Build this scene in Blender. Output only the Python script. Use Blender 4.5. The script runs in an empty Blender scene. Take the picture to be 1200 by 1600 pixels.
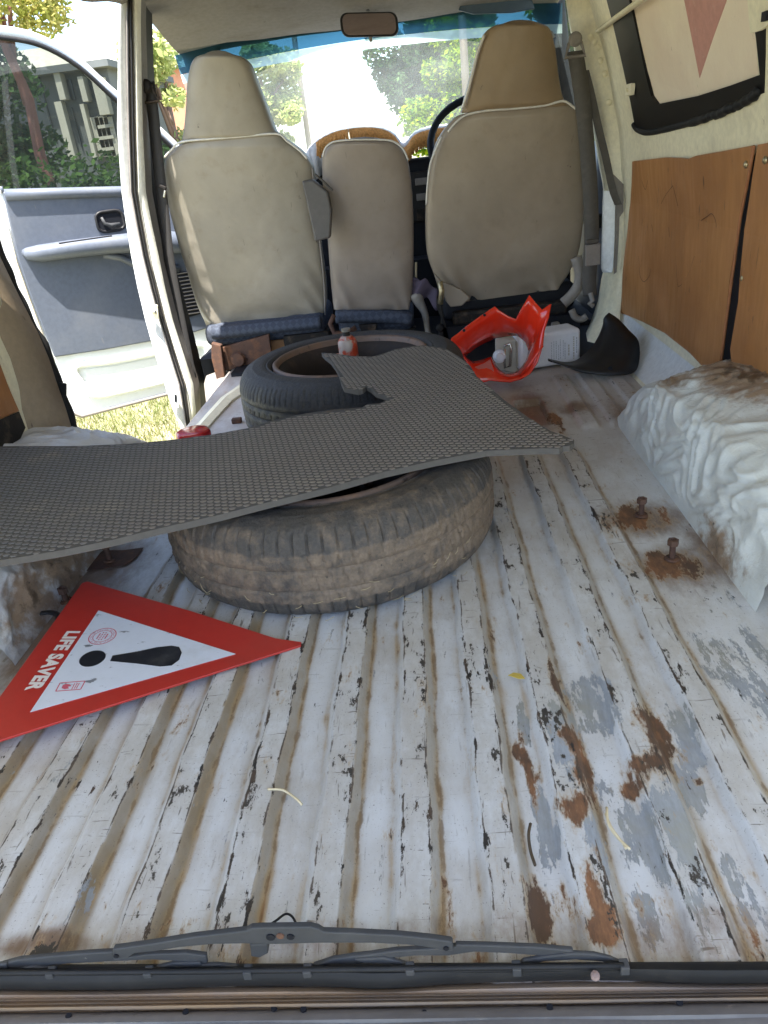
import bpy, bmesh, math, random
import numpy as np
from mathutils import Vector, Matrix, noise as mnoise
random.seed(7); rng = np.random.default_rng(7)
SC = bpy.context.scene
COL = SC.collection
R_ = math.radians

# ------------------------------------------------------------------ camera
FPX, HCAM = 1175.0, 0.70            # focal length in photo pixels, eye height over the van floor
def _basis(vp, roll):
    f = np.array([(vp[0]-600)/FPX, (800-vp[1])/FPX, -1.]); f /= np.linalg.norm(f)
    nx, ny = -math.tan(R_(roll)), 1.0
    nz = (nx*f[0]+ny*f[1])/(-f[2])
    up = np.array([nx, ny, nz]); up /= np.linalg.norm(up)
    return np.array([np.cross(f, up), f, up])
RM = _basis((642, 228), 7.0)
CAMP = np.array([0, 0, HCAM])
cd = bpy.data.cameras.new('camera'); cam = bpy.data.objects.new('camera', cd); COL.objects.link(cam)
M4 = Matrix.Identity(4)
for i in range(3):
    for j in range(3): M4[i][j] = RM[i, j]
    M4[i][3] = CAMP[i]
cam.matrix_world = M4
cd.sensor_fit = 'VERTICAL'; cd.sensor_height = 32.0; cd.lens = 32.0*FPX/1600.0
cd.clip_start = 0.02; cd.clip_end = 800
SC.camera = cam

# ------------------------------------------------------------------ light
SUN = Vector((-0.05, -0.31, 0.95)).normalized()
el = math.asin(SUN.z); az = math.atan2(SUN.x, SUN.y)
W = bpy.data.worlds.new('World'); SC.world = W; W.use_nodes = True
nt = W.node_tree; nt.nodes.clear()
sk = nt.nodes.new('ShaderNodeTexSky'); sk.sky_type = 'NISHITA'; sk.sun_disc = False
sk.sun_elevation = el; sk.sun_rotation = az; sk.dust_density = 1.7; sk.air_density = 1.0; sk.ozone_density = 1.0
bg = nt.nodes.new('ShaderNodeBackground'); bg.inputs[1].default_value = 0.14
wo = nt.nodes.new('ShaderNodeOutputWorld')
nt.links.new(sk.outputs[0], bg.inputs[0]); nt.links.new(bg.outputs[0], wo.inputs[0])
sl = bpy.data.lights.new('sun', 'SUN'); sl.energy = 4.5; sl.angle = R_(0.6); sl.color = (1, .95, .86)
so = bpy.data.objects.new('sun', sl); COL.objects.link(so)
so.rotation_euler = SUN.to_track_quat('Z', 'Y').to_euler()
SC.view_settings.view_transform = 'Standard'; SC.view_settings.look = 'None'
SC.view_settings.exposure = 2.33; SC.view_settings.gamma = 1; SC.view_settings.use_curve_mapping = False
SC.render.engine = 'CYCLES'
SC.cycles.max_bounces = 10; SC.cycles.diffuse_bounces = 5; SC.cycles.transparent_max_bounces = 16
SC.cycles.use_denoising = True

# ------------------------------------------------------------------ helpers: points
def px(u, v, x=None, y=None, z=None, pl=None):
    """a point of the place on a known surface, measured from the photograph"""
    d = RM @ np.array([(u-600)/FPX, (800-v)/FPX, -1.])
    if pl is not None:
        o, n = np.array(pl[0], float), np.array(pl[1], float); t = ((o-CAMP)@n)/(d@n)
    elif z is not None: t = (z-CAMP[2])/d[2]
    elif y is not None: t = (y-CAMP[1])/d[1]
    else: t = (x-CAMP[0])/d[0]
    return Vector(CAMP + t*d)
WZ = [-.4, -.12, .1, .46, .667, .856, 1.14, 1.4]
WX = [.66, .69, .70, .70, .68, .64, .555, .46]
def wallx(z, side=1):
    x = float(np.interp(z, WZ, WX)); return x if side > 0 else -.26-x
def pxw(u, v, off=0.0, side=1):
    x = .7
    for _ in range(30):
        p = px(u, v, x=x if side > 0 else -.26-x); x = float(np.interp(p.z, WZ, WX))+off
    return p
DO, DN, DD = Vector((-.97, 3.73, 0)), Vector((.606, -.795, 0)), Vector((-.795, -.606, 0))
def dpt(s, z, off=0.0): return DO + DD*s + Vector((0, 0, z)) + DN*off
def pxd(u, v, off=0.0): return px(u, v, pl=(DO+DN*off, DN))
def sstep(a, b, x):
    t = np.clip((np.asarray(x, float)-a)/(b-a), 0, 1); return t*t*(3-2*t)
def nz(p, s=1.0, o=0.0): return mnoise.noise(Vector((p[0]*s+o, p[1]*s+o*.7, p[2]*s-o*.3)))

# ------------------------------------------------------------------ helpers: meshes and objects
class MB:
    def __init__(s): s.v = []; s.f = []; s.mi = []
    def add(s, vs, fs, mi=0):
        b = len(s.v); s.v += [tuple(p) for p in vs]
        s.f += [tuple(i+b for i in f) for f in fs]; s.mi += [mi]*len(fs); return s
    def box(s, c, d, rz=0, rx=0, ry=0, mi=0):
        hx, hy, hz = d[0]/2, d[1]/2, d[2]/2
        from mathutils import Euler
        E_ = Euler((rx, ry, rz)).to_matrix()
        vs = [E_ @ Vector((a*hx, b*hy, e*hz)) + Vector(c) for e in (-1, 1) for b in (-1, 1) for a in (-1, 1)]
        return s.add(vs, [(0, 2, 3, 1), (4, 5, 7, 6), (0, 1, 5, 4), (2, 6, 7, 3), (0, 4, 6, 2), (1, 3, 7, 5)], mi)
    def hexa(s, a, b, mi=0):
        """box from two quads a (4 pts) and b (4 pts)"""
        return s.add(list(a)+list(b), [(3, 2, 1, 0), (4, 5, 6, 7)]+[(i, (i+1) % 4, 4+(i+1) % 4, 4+i) for i in range(4)], mi)
    def prism(s, pts, ext, mi=0):
        pts = [Vector(p) for p in pts]; n = len(pts); e = Vector(ext)
        return s.add(pts+[p+e for p in pts], [tuple(range(n))[::-1], tuple(range(n, 2*n))]+[(i, (i+1) % n, n+(i+1) % n, n+i) for i in range(n)], mi)
    def tube(s, pts, r, n=8, closed=False, cap=True, flat=1.0, up=None, mi=0):
        pts = [Vector(p) for p in pts]; m = len(pts); rs = r if hasattr(r, '__len__') else [r]*m
        vs, fs = [], []; prev = None
        for i, p in enumerate(pts):
            a = pts[(i-1) % m] if closed or i > 0 else p; b = pts[(i+1) % m] if closed or i < m-1 else p
            t = (b-a).normalized() if (b-a).length > 1e-9 else Vector((0, 0, 1))
            if prev is None:
                u = Vector(up) if up is not None else (Vector((0, 0, 1)) if abs(t.z) < .9 else Vector((1, 0, 0)))
            else: u = prev
            u = (u-t*u.dot(t)).normalized(); w = t.cross(u); prev = u
            for k in range(n):
                an = 2*math.pi*k/n; vs.append(p+(u*math.cos(an)*flat+w*math.sin(an))*rs[i])
        L = m if closed else m-1
        for i in range(L):
            for k in range(n):
                fs.append((i*n+k, i*n+(k+1) % n, ((i+1) % m)*n+(k+1) % n, ((i+1) % m)*n+k))
        if cap and not closed: fs += [tuple(range(n))[::-1], tuple((m-1)*n+k for k in range(n))]
        return s.add(vs, fs, mi)
    def grid(s, P, closed_u=False, closed_v=False, mi=0):
        nr, nc = len(P), len(P[0]); vs = [p for r in P for p in r]; fs = []
        for i in range(nr if closed_u else nr-1):
            for j in range(nc if closed_v else nc-1):
                i2, j2 = (i+1) % nr, (j+1) % nc
                fs.append((i*nc+j, i*nc+j2, i2*nc+j2, i2*nc+j))
        return s.add(vs, fs, mi)
    def lathe(s, prof, c, n=48, axis='z', a0=0, a1=2*math.pi, mi=0):
        full = abs(a1-a0-2*math.pi) < 1e-6; P = []
        for k in range(n if full else n+1):
            a = a0+(a1-a0)*k/n; row = []
            for r, h in prof:
                q = (r*math.cos(a), r*math.sin(a), h)
                if axis == 'y': q = (q[0], h, q[1])
                elif axis == 'x': q = (h, q[0], q[1])
                row.append((q[0]+c[0], q[1]+c[1], q[2]+c[2]))
            P.append(row)
        return s.grid(P, closed_u=full, mi=mi)
    def build(s, name, mat, parent=None, smooth=False, bevel=0, solid=0, subsurf=0, seg=2, base=None, angle=None, recalc=True):
        return mkobj(name, s.v, s.f, mat, parent, smooth, bevel, solid, subsurf, seg, base, s.mi, angle, recalc)
ABS = {}
def mkobj(name, v, f, mat, parent=None, smooth=False, bevel=0, solid=0, subsurf=0, seg=2, base=None, mi=None, angle=None, recalc=True):
    v = np.array([tuple(p) for p in v], float)
    if parent is not None: o0 = np.array(ABS[parent.name])
    elif base is not None: o0 = np.array(base, float)
    else: o0 = np.array([(v[:, 0].min()+v[:, 0].max())/2, (v[:, 1].min()+v[:, 1].max())/2, v[:, 2].min()])
    me = bpy.data.meshes.new(name); me.from_pydata((v-o0).tolist(), [], f)
    mats = mat if isinstance(mat, (list, tuple)) else [mat]
    for m in mats: me.materials.append(m)
    if mi is not None and len(mats) > 1: me.polygons.foreach_set('material_index', mi)
    if recalc:
        bm = bmesh.new(); bm.from_mesh(me); bmesh.ops.recalc_face_normals(bm, faces=bm.faces); bm.to_mesh(me); bm.free()
    o = bpy.data.objects.new(name, me); COL.objects.link(o)
    if parent is not None: o.parent = parent; ABS[o.name] = tuple(o0)
    else: o.location = o0; ABS[o.name] = tuple(o0)
    if smooth: me.polygons.foreach_set('use_smooth', [True]*len(me.polygons))
    if solid: m = o.modifiers.new('s', 'SOLIDIFY'); m.thickness = solid; m.offset = 0
    if bevel: m = o.modifiers.new('b', 'BEVEL'); m.width = bevel; m.segments = seg; m.limit_method = 'ANGLE'; m.angle_limit = R_(35)
    if subsurf: m = o.modifiers.new('u', 'SUBSURF'); m.levels = subsurf; m.render_levels = subsurf
    if angle is not None:
        try: me.set_sharp_from_angle(angle=R_(angle))
        except Exception: pass
    me.update()
    return o
def tag(o, label=None, cat=None, group=None, kind=None):
    if label: o['label'] = label
    if cat: o['category'] = cat
    if group: o['group'] = group
    if kind: o['kind'] = kind
    return o
def thing(name, loc, label, cat, group=None, kind=None):
    o = bpy.data.objects.new(name, None); COL.objects.link(o); o.location = loc; ABS[o.name] = tuple(loc)
    o.empty_display_size = .05
    return tag(o, label, cat, group, kind)
def spline(pts, n=8, closed=False):
    """Catmull-Rom through points"""
    P = [Vector(p) for p in pts]; m = len(P); out = []
    for i in range(m if closed else m-1):
        p0 = P[(i-1) % m] if closed or i > 0 else P[0]*2-P[1]
        p1, p2 = P[i], P[(i+1) % m]
        p3 = P[(i+2) % m] if closed or i+2 < m else P[-1]*2-P[-2]
        for k in range(n):
            t = k/n
            out.append(.5*((2*p1)+(p2-p0)*t+(2*p0-5*p1+4*p2-p3)*t*t+(3*p1-p0-3*p2+p3)*t**3))
    if not closed: out.append(P[-1].copy())
    return out

# ------------------------------------------------------------------ helpers: materials
class NG:
    def __init__(s, name):
        s.m = bpy.data.materials.new(name); s.m.use_nodes = True; s.t = s.m.node_tree; s.t.nodes.clear()
        s.out = s.n('ShaderNodeOutputMaterial'); s._co = None
    def n(s, k): return s.t.nodes.new(k)
    def put(s, sock, val):
        if isinstance(val, bpy.types.NodeSocket): s.t.links.new(val, sock)
        elif isinstance(val, (tuple, list)) and len(val) == 3 and sock.type == 'RGBA': sock.default_value = (*val, 1)
        else: sock.default_value = val
    def co(s):
        if s._co is None: s._co = s.n('ShaderNodeTexCoord').outputs['Object']
        return s._co
    def vec(s, sc=(1, 1, 1), loc=(0, 0, 0), rot=(0, 0, 0)):
        m = s.n('ShaderNodeMapping'); s.put(m.inputs[0], s.co()); m.inputs['Scale'].default_value = sc
        m.inputs['Location'].default_value = loc; m.inputs['Rotation'].default_value = rot; return m.outputs[0]
    def noise(s, scale, detail=6, rough=.6, vec=None, dist=0, out=0):
        k = s.n('ShaderNodeTexNoise'); s.put(k.inputs['Vector'], vec if vec is not None else s.co())
        k.inputs['Scale'].default_value = scale; k.inputs['Detail'].default_value = detail; k.inputs['Roughness'].default_value = rough
        k.inputs['Distortion'].default_value = dist; return k.outputs[out]
    def voro(s, scale, vec=None, feature='F1', out=0, rnd=1.0):
        k = s.n('ShaderNodeTexVoronoi'); k.feature = feature; s.put(k.inputs['Vector'], vec if vec is not None else s.co())
        k.inputs['Scale'].default_value = scale; k.inputs['Randomness'].default_value = rnd; return k.outputs[out]
    def math(s, op, a, b=0.0, c=None):
        k = s.n('ShaderNodeMath'); k.operation = op; s.put(k.inputs[0], a); s.put(k.inputs[1], b)
        if c is not None: s.put(k.inputs[2], c)
        return k.outputs[0]
    def ramp(s, x, a, b, smooth=True, lo=0.0, hi=1.0):
        k = s.n('ShaderNodeMapRange'); k.interpolation_type = 'SMOOTHSTEP' if smooth else 'LINEAR'
        s.put(k.inputs[0], x)
        for i, q in ((1, a), (2, b), (3, lo), (4, hi)): k.inputs[i].default_value = q
        return k.outputs[0]
    def mix(s, f, a, b, mode='MIX'):
        k = s.n('ShaderNodeMix'); k.data_type = 'RGBA'; k.blend_type = mode
        s.put(k.inputs[0], f); s.put(k.inputs[6], a); s.put(k.inputs[7], b); return k.outputs[2]
    def attr(s, name):
        k = s.n('ShaderNodeAttribute'); k.attribute_name = name; return k.outputs['Fac']
    def sep(s, i):
        k = s.n('ShaderNodeSeparateXYZ'); s.put(k.inputs[0], s.co()); return k.outputs[i]
    def bump(s, h, strength=.3, dist=.002, normal=None):
        k = s.n('ShaderNodeBump'); s.put(k.inputs['Height'], h); k.inputs['Strength'].default_value = strength
        k.inputs['Distance'].default_value = dist
        if normal is not None: s.put(k.inputs['Normal'], normal)
        return k.outputs[0]
    def bsdf(s, col, rough=.5, metal=0.0, normal=None, spec=None, **kw):
        k = s.n('ShaderNodeBsdfPrincipled'); s.put(k.inputs['Base Color'], col); s.put(k.inputs['Roughness'], rough)
        s.put(k.inputs['Metallic'], metal)
        if spec is not None: s.put(k.inputs['Specular IOR Level'], spec)
        if normal is not None: s.put(k.inputs['Normal'], normal)
        for a, b in kw.items(): s.put(k.inputs[a.replace('_', ' ')], b)
        s.b = k; return k.outputs[0]
    def surf(s, sh): s.t.links.new(sh, s.out.inputs['Surface']); return s.m
def worn(name, base, rough=.5, metal=0.0, layers=(), bump=None, spec=None, grain=.08, gscale=60, **kw):
    """layers: (colour, scale, threshold lo, hi, stretch, strength)"""
    g = NG(name); c = base
    if grain:
        n0 = g.noise(gscale, 5, .65)
        c = g.mix(g.ramp(n0, .3, .7), tuple(x*(1-grain) for x in base), tuple(min(1, x*(1+grain)) for x in base))
    for i, (col, sc, lo, hi, st, k) in enumerate(layers):
        n_ = g.noise(sc, 7, .65, vec=g.vec(st, loc=(i*3.1, i*1.7, i)))
        c = g.mix(g.ramp(n_, lo, hi, True, 0, k), c, col)
    nm = None
    if bump: nm = g.bump(g.noise(bump[0], 6, .6), bump[1], bump[2])
    return g.surf(g.bsdf(c, rough, metal, nm, spec, **kw))

DIRT = (.16, .12, .085)
m_cream = worn('cream_paint', (.78, .72, .53), .45, layers=[((.45, .40, .30), 5, .5, .8, (1, 1, 1), .6), ((.18, .12, .07), 26, .66, .74, (1, 1, .5), .8), ((.05, .045, .04), 60, .70, .74, (1, 1, .4), .9)], bump=(70, .25, .002))
m_white = worn('white_paint', (.72, .74, .74), .35, layers=[((.50, .48, .43), 6, .5, .85, (1, 1, 1), .6), ((.08, .07, .06), 45, .68, .73, (1, 1, .4), .9)], bump=(40, .12, .002))
m_doorwhite = worn('door_white_paint', (.72, .75, .75), .28, layers=[((.55, .53, .47), 3, .5, .9, (1, 1, 1), .5)], grain=.02)
m_doorblue = worn('blue_grey_door_plastic', (.088, .102, .132), .45, layers=[((.15, .156, .17), 4, .45, .8, (1, 1, 1), .55), ((.2, .19, .17), 40, .66, .75, (1, 1, .3), .4)], bump=(500, .12, .0006))
m_rubber = worn('black_rubber', (.012, .012, .013), .6, layers=[((.05, .045, .04), 12, .5, .8, (1, 1, 1), .4)], bump=(90, .2, .001), spec=.25)
m_trimgrey = worn('grey_trim_plastic', (.20, .18, .165), .6, layers=[((.08, .07, .06), 8, .5, .8, (1, 1, 1), .6)], bump=(120, .15, .001))
m_black = worn('black_plastic', (.014, .014, .016), .45, spec=.3, layers=[((.05, .047, .045), 9, .5, .85, (1, 1, 1), .5), ((.16, .15, .13), 70, .68, .75, (1, 1, 1), .5)], bump=(200, .1, .0006))
m_dark = worn('dark_cab_plastic', (.009, .010, .014), .6, spec=.2, layers=[((.05, .05, .055), 6, .5, .9, (1, 1, 1), .5)])
m_lining = worn('grey_headlining', (.25, .235, .225), .9, layers=[((.16, .135, .11), 4, .45, .8, (1, 2, 1), .7), ((.09, .07, .05), 18, .62, .72, (1, 1, 1), .5)], bump=(220, .3, .001))
m_belt = worn('belt_webbing', (.075, .068, .06), .75, layers=[((.2, .18, .15), 14, .5, .8, (1, 1, 1), .4)], bump=(400, .3, .0006))
m_belt2 = worn('dark_belt_webbing', (.03, .028, .028), .7, bump=(400, .3, .0006))
m_rust = worn('rusty_steel', (.085, .045, .032), .8, .2, layers=[((.17, .075, .035), 30, .45, .7, (1, 1, 1), .7), ((.03, .022, .018), 45, .6, .72, (1, 1, 1), .8)], bump=(120, .6, .002))
m_ironblack = worn('dirty_black_steel', (.018, .016, .015), .6, .1, spec=.2, layers=[((.13, .09, .06), 20, .5, .75, (1, 1, 1), .7)], bump=(90, .3, .002))
m_steel = worn('worn_bright_steel', (.45, .44, .42), .35, .8, layers=[((.2, .14, .09), 30, .55, .75, (1, 1, 1), .6)])
m_armgrey = worn('dark_grey_vinyl', (.085, .078, .075), .5, layers=[((.2, .18, .17), 16, .55, .75, (1, 1, 1), .6)], bump=(200, .2, .001))
m_chrome = worn('dull_chrome', (.55, .54, .5), .25, .9, grain=.02)
m_wiper = worn('wiper_grey_metal', (.042, .043, .046), .55, spec=.3, layers=[((.085, .08, .075), 10, .45, .8, (1, 1, 1), .6), ((.25, .23, .2), 90, .7, .76, (1, 1, 1), .5)], bump=(300, .15, .0005))
m_pipe = worn('pale_piping', (.62, .6, .56), .5)
m_jackred = worn('jack_red_paint', (.42, .05, .02), .4, layers=[((.33, .30, .27), 22, .48, .58, (1, 1, 1), .9), ((.1, .07, .05), 30, .6, .7, (1, 1, 1), .7)], bump=(60, .3, .002))
m_cowl = worn('red_orange_gloss_plastic', (.75, .035, .012), .16, layers=[((.55, .03, .02), 5, .5, .8, (1, 1, 1), .4)], grain=.02, Coat_Weight=.4, Coat_Roughness=.08)
m_cowlin = worn('faded_pink_plastic', (.55, .12, .09), .35)
m_redlens = worn('red_lens', (.35, .01, .012), .15, grain=.02)
m_can = worn('white_oil_can_plastic', (.68, .70, .74), .4, layers=[((.45, .43, .40), 8, .55, .85, (1, 1, 1), .4)], grain=.03)
m_canend = worn('dusty_grey_can_end', (.40, .37, .31), .5, layers=[((.25, .22, .18), 14, .5, .8, (1, 1, 1), .5)])
m_print = worn('grey_print', (.32, .34, .38), .6, grain=.02)
m_brass = worn('tan_print', (.42, .40, .34), .6, grain=.02)
m_straw = worn('straw', (.62, .52, .33), .7)
m_twig = worn('dark_twig', (.07, .05, .03), .8)
m_fabricblue = None
def m_ply(name, base, dark):
    g = NG(name)
    st = g.noise(9, 8, .65, vec=g.vec((1, 5, .7)))
    c = g.mix(g.ramp(st, .3, .7), base, tuple(x*.86 for x in base))
    c = g.mix(g.ramp(g.noise(2.4, 5, .6, vec=g.vec((1, 1, .8), (1, 9, 4))), .40, .66, True, 0, .75), c, (base[0]*.62, base[1]*.55, base[2]*.5))
    pale = g.noise(3, 4, .6, vec=g.vec((1, 1, 1), (2, 3, 1)))
    c = g.mix(g.ramp(pale, .5, .8, True, 0, .5), c, (base[0]*1.15, base[1]*1.2, base[2]*1.5))
    sc = g.noise(34, 6, .7, vec=g.vec((1, 2.2, .45), (5, 2, 0)))
    c = g.mix(g.ramp(sc, .63, .67, True, 0, .85), c, dark)
    sc2 = g.noise(120, 3, .6, vec=g.vec((1, 3, .5), (1, 2, 0)))
    c = g.mix(g.ramp(sc2, .68, .73, True, 0, .6), c, (.5, .36, .22))
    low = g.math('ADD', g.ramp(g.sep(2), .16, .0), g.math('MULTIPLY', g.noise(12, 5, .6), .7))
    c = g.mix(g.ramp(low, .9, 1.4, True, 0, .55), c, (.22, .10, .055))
    return g.surf(g.bsdf(c, g.ramp(st, .3, .7, True, .35, .55), 0, g.bump(sc, .15, .001)))
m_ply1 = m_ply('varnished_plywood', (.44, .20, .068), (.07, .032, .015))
m_plyedge = worn('plywood_edge', (.30, .12, .05), .7)

def m_floor():
    g = NG('chipped_white_floor_paint')
    top, edge, foot, rust, bare, stain, brush = [g.attr(a) for a in ('top', 'edge', 'foot', 'rust', 'bare', 'stain', 'shade_grime')]
    nb = g.noise(7, 6, .6)
    nl = g.noise(45, 8, .7, vec=g.vec((1, .45, 1)))
    nf = g.noise(130, 7, .74, vec=g.vec((1, .25, 1), (3, 1, 0)))
    ns = g.noise(420, 3, .6)
    scr = g.noise(150, 4, .6, vec=g.vec((1, .12, 1), (0, 0, 2), (0, 0, .5)), dist=.4)
    scr2 = g.noise(150, 4, .6, vec=g.vec((.12, 1, 1), (4, 0, 2), (0, 0, .3)), dist=.4)
    c = g.mix(g.ramp(nb, .3, .75), (.605, .62, .635), (.52, .515, .505))
    # scuffed, greyed tops
    tw = g.math('MULTIPLY', top, g.ramp(nl, .30, .62, True, .25, 1))
    c = g.mix(g.math('MULTIPLY', tw, .70), c, (.40, .375, .34))
    gr = g.noise(13, 9, .72, vec=g.vec((1, .4, 1), (2, 8, 0)))
    c = g.mix(g.ramp(gr, .44, .68, True, 0, .6), c, (.38, .345, .30))
    c = g.mix(g.ramp(g.noise(4, 5, .65, vec=g.vec((1, .6, 1), (6, 1, 0))), .5, .75, True, 0, .45), c, (.36, .31, .24))
    sm = g.math('MAXIMUM', g.ramp(scr, .62, .70), g.ramp(scr2, .63, .71))
    c = g.mix(g.math('MULTIPLY', g.math('ADD', g.math('MULTIPLY', top, .55), .32), sm), c, (.14, .12, .10))
    # shade painted on the right-facing slopes, plus beige dirt there and at the feet
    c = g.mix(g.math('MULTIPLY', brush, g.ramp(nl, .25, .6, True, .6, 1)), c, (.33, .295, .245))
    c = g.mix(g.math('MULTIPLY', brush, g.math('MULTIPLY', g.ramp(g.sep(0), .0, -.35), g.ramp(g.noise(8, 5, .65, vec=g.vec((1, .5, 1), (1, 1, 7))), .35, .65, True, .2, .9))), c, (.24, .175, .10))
    fr = g.math('ADD', foot, g.math('MULTIPLY', g.math('SUBTRACT', nb, .5), 1.9))
    fr = g.math('ADD', fr, g.math('MULTIPLY', g.math('SUBTRACT', nl, .5), .9))
    c = g.mix(g.math('MULTIPLY', g.ramp(fr, .50, 1.10, True, 0, .8), g.ramp(g.sep(0), .25, -.15, True, .55, 1.0)), c, (.36, .25, .13))
    c = g.mix(g.ramp(fr, 1.0, 1.35, True, 0, .9), c, (.22, .105, .04))
    c = g.mix(g.math('MULTIPLY', g.ramp(g.math('ADD', foot, g.math('MULTIPLY', g.math('SUBTRACT', nl, .5), 2.4)), .82, 1.05), .6), c, (.15, .10, .06))
    # fine speckle
    flat_ = g.ramp(g.sep(1), 1.45, 1.8)
    c = g.mix(g.math('MULTIPLY', flat_, g.ramp(gr, .38, .62, True, .25, .75)), c, (.40, .36, .335))
    c = g.mix(g.math('MULTIPLY', flat_, g.ramp(g.noise(60, 7, .7, vec=g.vec((.5, 1.4, 1), (3, 3, 3))), .6, .66, True, 0, .8)), c, (.17, .13, .11))
    c = g.mix(g.ramp(ns, .645, .69, True, 0, .75), c, (.12, .11, .10))
    # bare grey metal
    bm_ = g.math('ADD', bare, g.math('MULTIPLY', g.math('SUBTRACT', g.noise(22, 9, .72, vec=g.vec((1, .28, 1), (7, 0, 0))), .5), 3.6))
    bm_ = g.math('ADD', bm_, g.math('MULTIPLY', g.math('SUBTRACT', nf, .5), .9))
    bmask = g.ramp(bm_, .50, .55)
    gcol = g.mix(g.ramp(nf, .3, .7), (.33, .355, .39), (.25, .265, .28))
    gcol = g.mix(g.ramp(nb, .45, .65, True, 0, .6), gcol, (.30, .285, .22))
    c = g.mix(bmask, c, gcol)
    # brown stain
    c = g.mix(g.ramp(g.math('ADD', stain, g.math('MULTIPLY', g.math('SUBTRACT', nl, .5), .9)), .25, .95, True, 0, .92), c, (.16, .095, .055))
    # rust patches
    rm = g.math('ADD', rust, g.math('MULTIPLY', g.math('SUBTRACT', g.noise(26, 9, .74, vec=g.vec((1, .4, 1), (1, 6, 0))), .5), 3.6))
    rm = g.math('ADD', rm, g.math('MULTIPLY', g.math('SUBTRACT', nf, .5), 1.3))
    rcol = g.mix(g.ramp(nf, .35, .65), (.29, .135, .062), (.17, .082, .042))
    rcol = g.mix(g.ramp(gr, .42, .6), rcol, (.095, .055, .035))
    c = g.mix(g.ramp(rm, .30, .64, True, 0, .6), c, (.40, .29, .17))
    rmask = g.ramp(rm, .52, .78)
    c = g.mix(rmask, c, rcol)
    # black chips: along the top edges, then scattered
    ch = g.math('ADD', nf, g.math('MULTIPLY', edge, .15))
    ch = g.math('ADD', ch, g.math('MULTIPLY', top, .035))
    ch = g.math('ADD', ch, g.math('MULTIPLY', g.math('SUBTRACT', g.noise(9, 4, .6, vec=g.vec((1, 1, 1), (9, 4, 0))), .5), .8))
    cmask = g.math('MAXIMUM', g.ramp(ch, .73, .755), g.math('MULTIPLY', g.ramp(g.math('ADD', g.math('POWER', edge, 2.5), g.math('MULTIPLY', g.math('SUBTRACT', nl, .5), 3.2)), .80, 1.0), .88))
    c = g.mix(cmask, c, g.mix(g.ramp(nl, .4, .6), (.022, .02, .019), (.075, .05, .035)))
    c2 = g.ramp(g.math('ADD', nl, g.math('MULTIPLY', top, .075)), .675, .695)
    c = g.mix(c2, c, (.045, .038, .032))
    h = g.math('SUBTRACT', 1.0, g.math('MAXIMUM', g.math('MAXIMUM', cmask, bmask), rmask))
    h = g.math('ADD', h, g.math('MULTIPLY', nf, .5))
    rough = g.math('ADD', .29, g.math('MULTIPLY', g.math('MAXIMUM', top, g.math('MAXIMUM', cmask, rmask)), .35))
    return g.surf(g.bsdf(c, rough, 0, g.bump(h, .55, .0012, g.bump(nb, .4, .006))))
m_floor_ = m_floor()

def m_sealant(name, base, dirt):
    g = NG(name)
    brown = g.attr('brown')
    n1 = g.noise(6, 6, .6); n2 = g.noise(30, 7, .65); n3 = g.noise(90, 5, .65, vec=g.vec((1, .5, .6)))
    c = g.mix(g.ramp(n1, .3, .7), base, tuple(x*.84 for x in base))
    c = g.mix(g.ramp(n2, .5, .78, True, 0, .6), c, dirt)
    ck = g.voro(13, vec=g.vec((1, .45, .8), (2, 1, 0)), feature='DISTANCE_TO_EDGE')
    ckm = g.math('MULTIPLY', g.ramp(ck, .012, .0), g.ramp(g.noise(7, 4, .6, vec=g.vec((1, 1, 1), (8, 8, 0))), .54, .60))
    c = g.mix(g.math('MULTIPLY', ckm, .0), c, (.06, .05, .045))
    bm_ = g.math('ADD', brown, g.math('MULTIPLY', g.math('SUBTRACT', n2, .5), 1.3))
    c = g.mix(g.ramp(bm_, .35, .8, True, 0, .9), c, (.25, .155, .085))
    c = g.mix(g.ramp(g.math('ADD', bm_, g.math('MULTIPLY', g.math('SUBTRACT', n3, .5), .8)), .85, 1.1, True, 0, .9), c, (.08, .05, .03))
    c = g.mix(g.ramp(n3, .69, .72, True, 0, .9), c, (.05, .045, .04))
    return g.surf(g.bsdf(c, .33, 0, g.bump(g.noise(48, 6, .62, vec=g.vec((1, .6, 1)), dist=.8), .5, .005, g.bump(n2, .35, .004))))
m_seal1 = m_sealant('brushed_white_sealant', (.68, .695, .66), (.50, .47, .40))
m_seal2 = m_sealant('grey_white_sealant', (.60, .59, .58), (.38, .35, .32))

def m_tyre(name, base, mud, amt, scuff):
    g = NG(name)
    n1 = g.noise(5, 7, .65); n2 = g.noise(38, 8, .7); n3 = g.noise(140, 5, .7)
    c = g.mix(g.ramp(n3, .35, .65), base, tuple(x*1.5 for x in base))
    k = g.math('ADD', g.attr('mud'), g.math('MULTIPLY', g.math('SUBTRACT', g.math('ADD', g.math('MULTIPLY', n1, .5), g.math('MULTIPLY', n2, .5)), .5), 2.6))
    c = g.mix(g.ramp(k, .45-amt, 1.0-amt, True, 0, .92), c, g.mix(g.ramp(n3, .3, .7), mud, tuple(x*.65 for x in mud)))
    c = g.mix(g.ramp(n2, .68, .74, True, 0, .55), c, scuff)
    c = g.mix(g.ramp(g.noise(70, 6, .7, vec=g.vec((1, 1, 1), (3, 3, 3))), .64, .68, True, 0, .8), c, (.016, .015, .015))
    return g.surf(g.bsdf(c, .68, 0, g.bump(n2, .8, .005, g.bump(n3, .7, .0025))))
m_tyre1 = m_tyre('muddy_tyre_rubber', (.045, .040, .036), (.225, .165, .115), .29, (.30, .23, .15))
m_tyre2 = m_tyre('dusty_tyre_rubber', (.030, .029, .030), (.17, .155, .105), .02, (.15, .14, .12))

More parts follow.
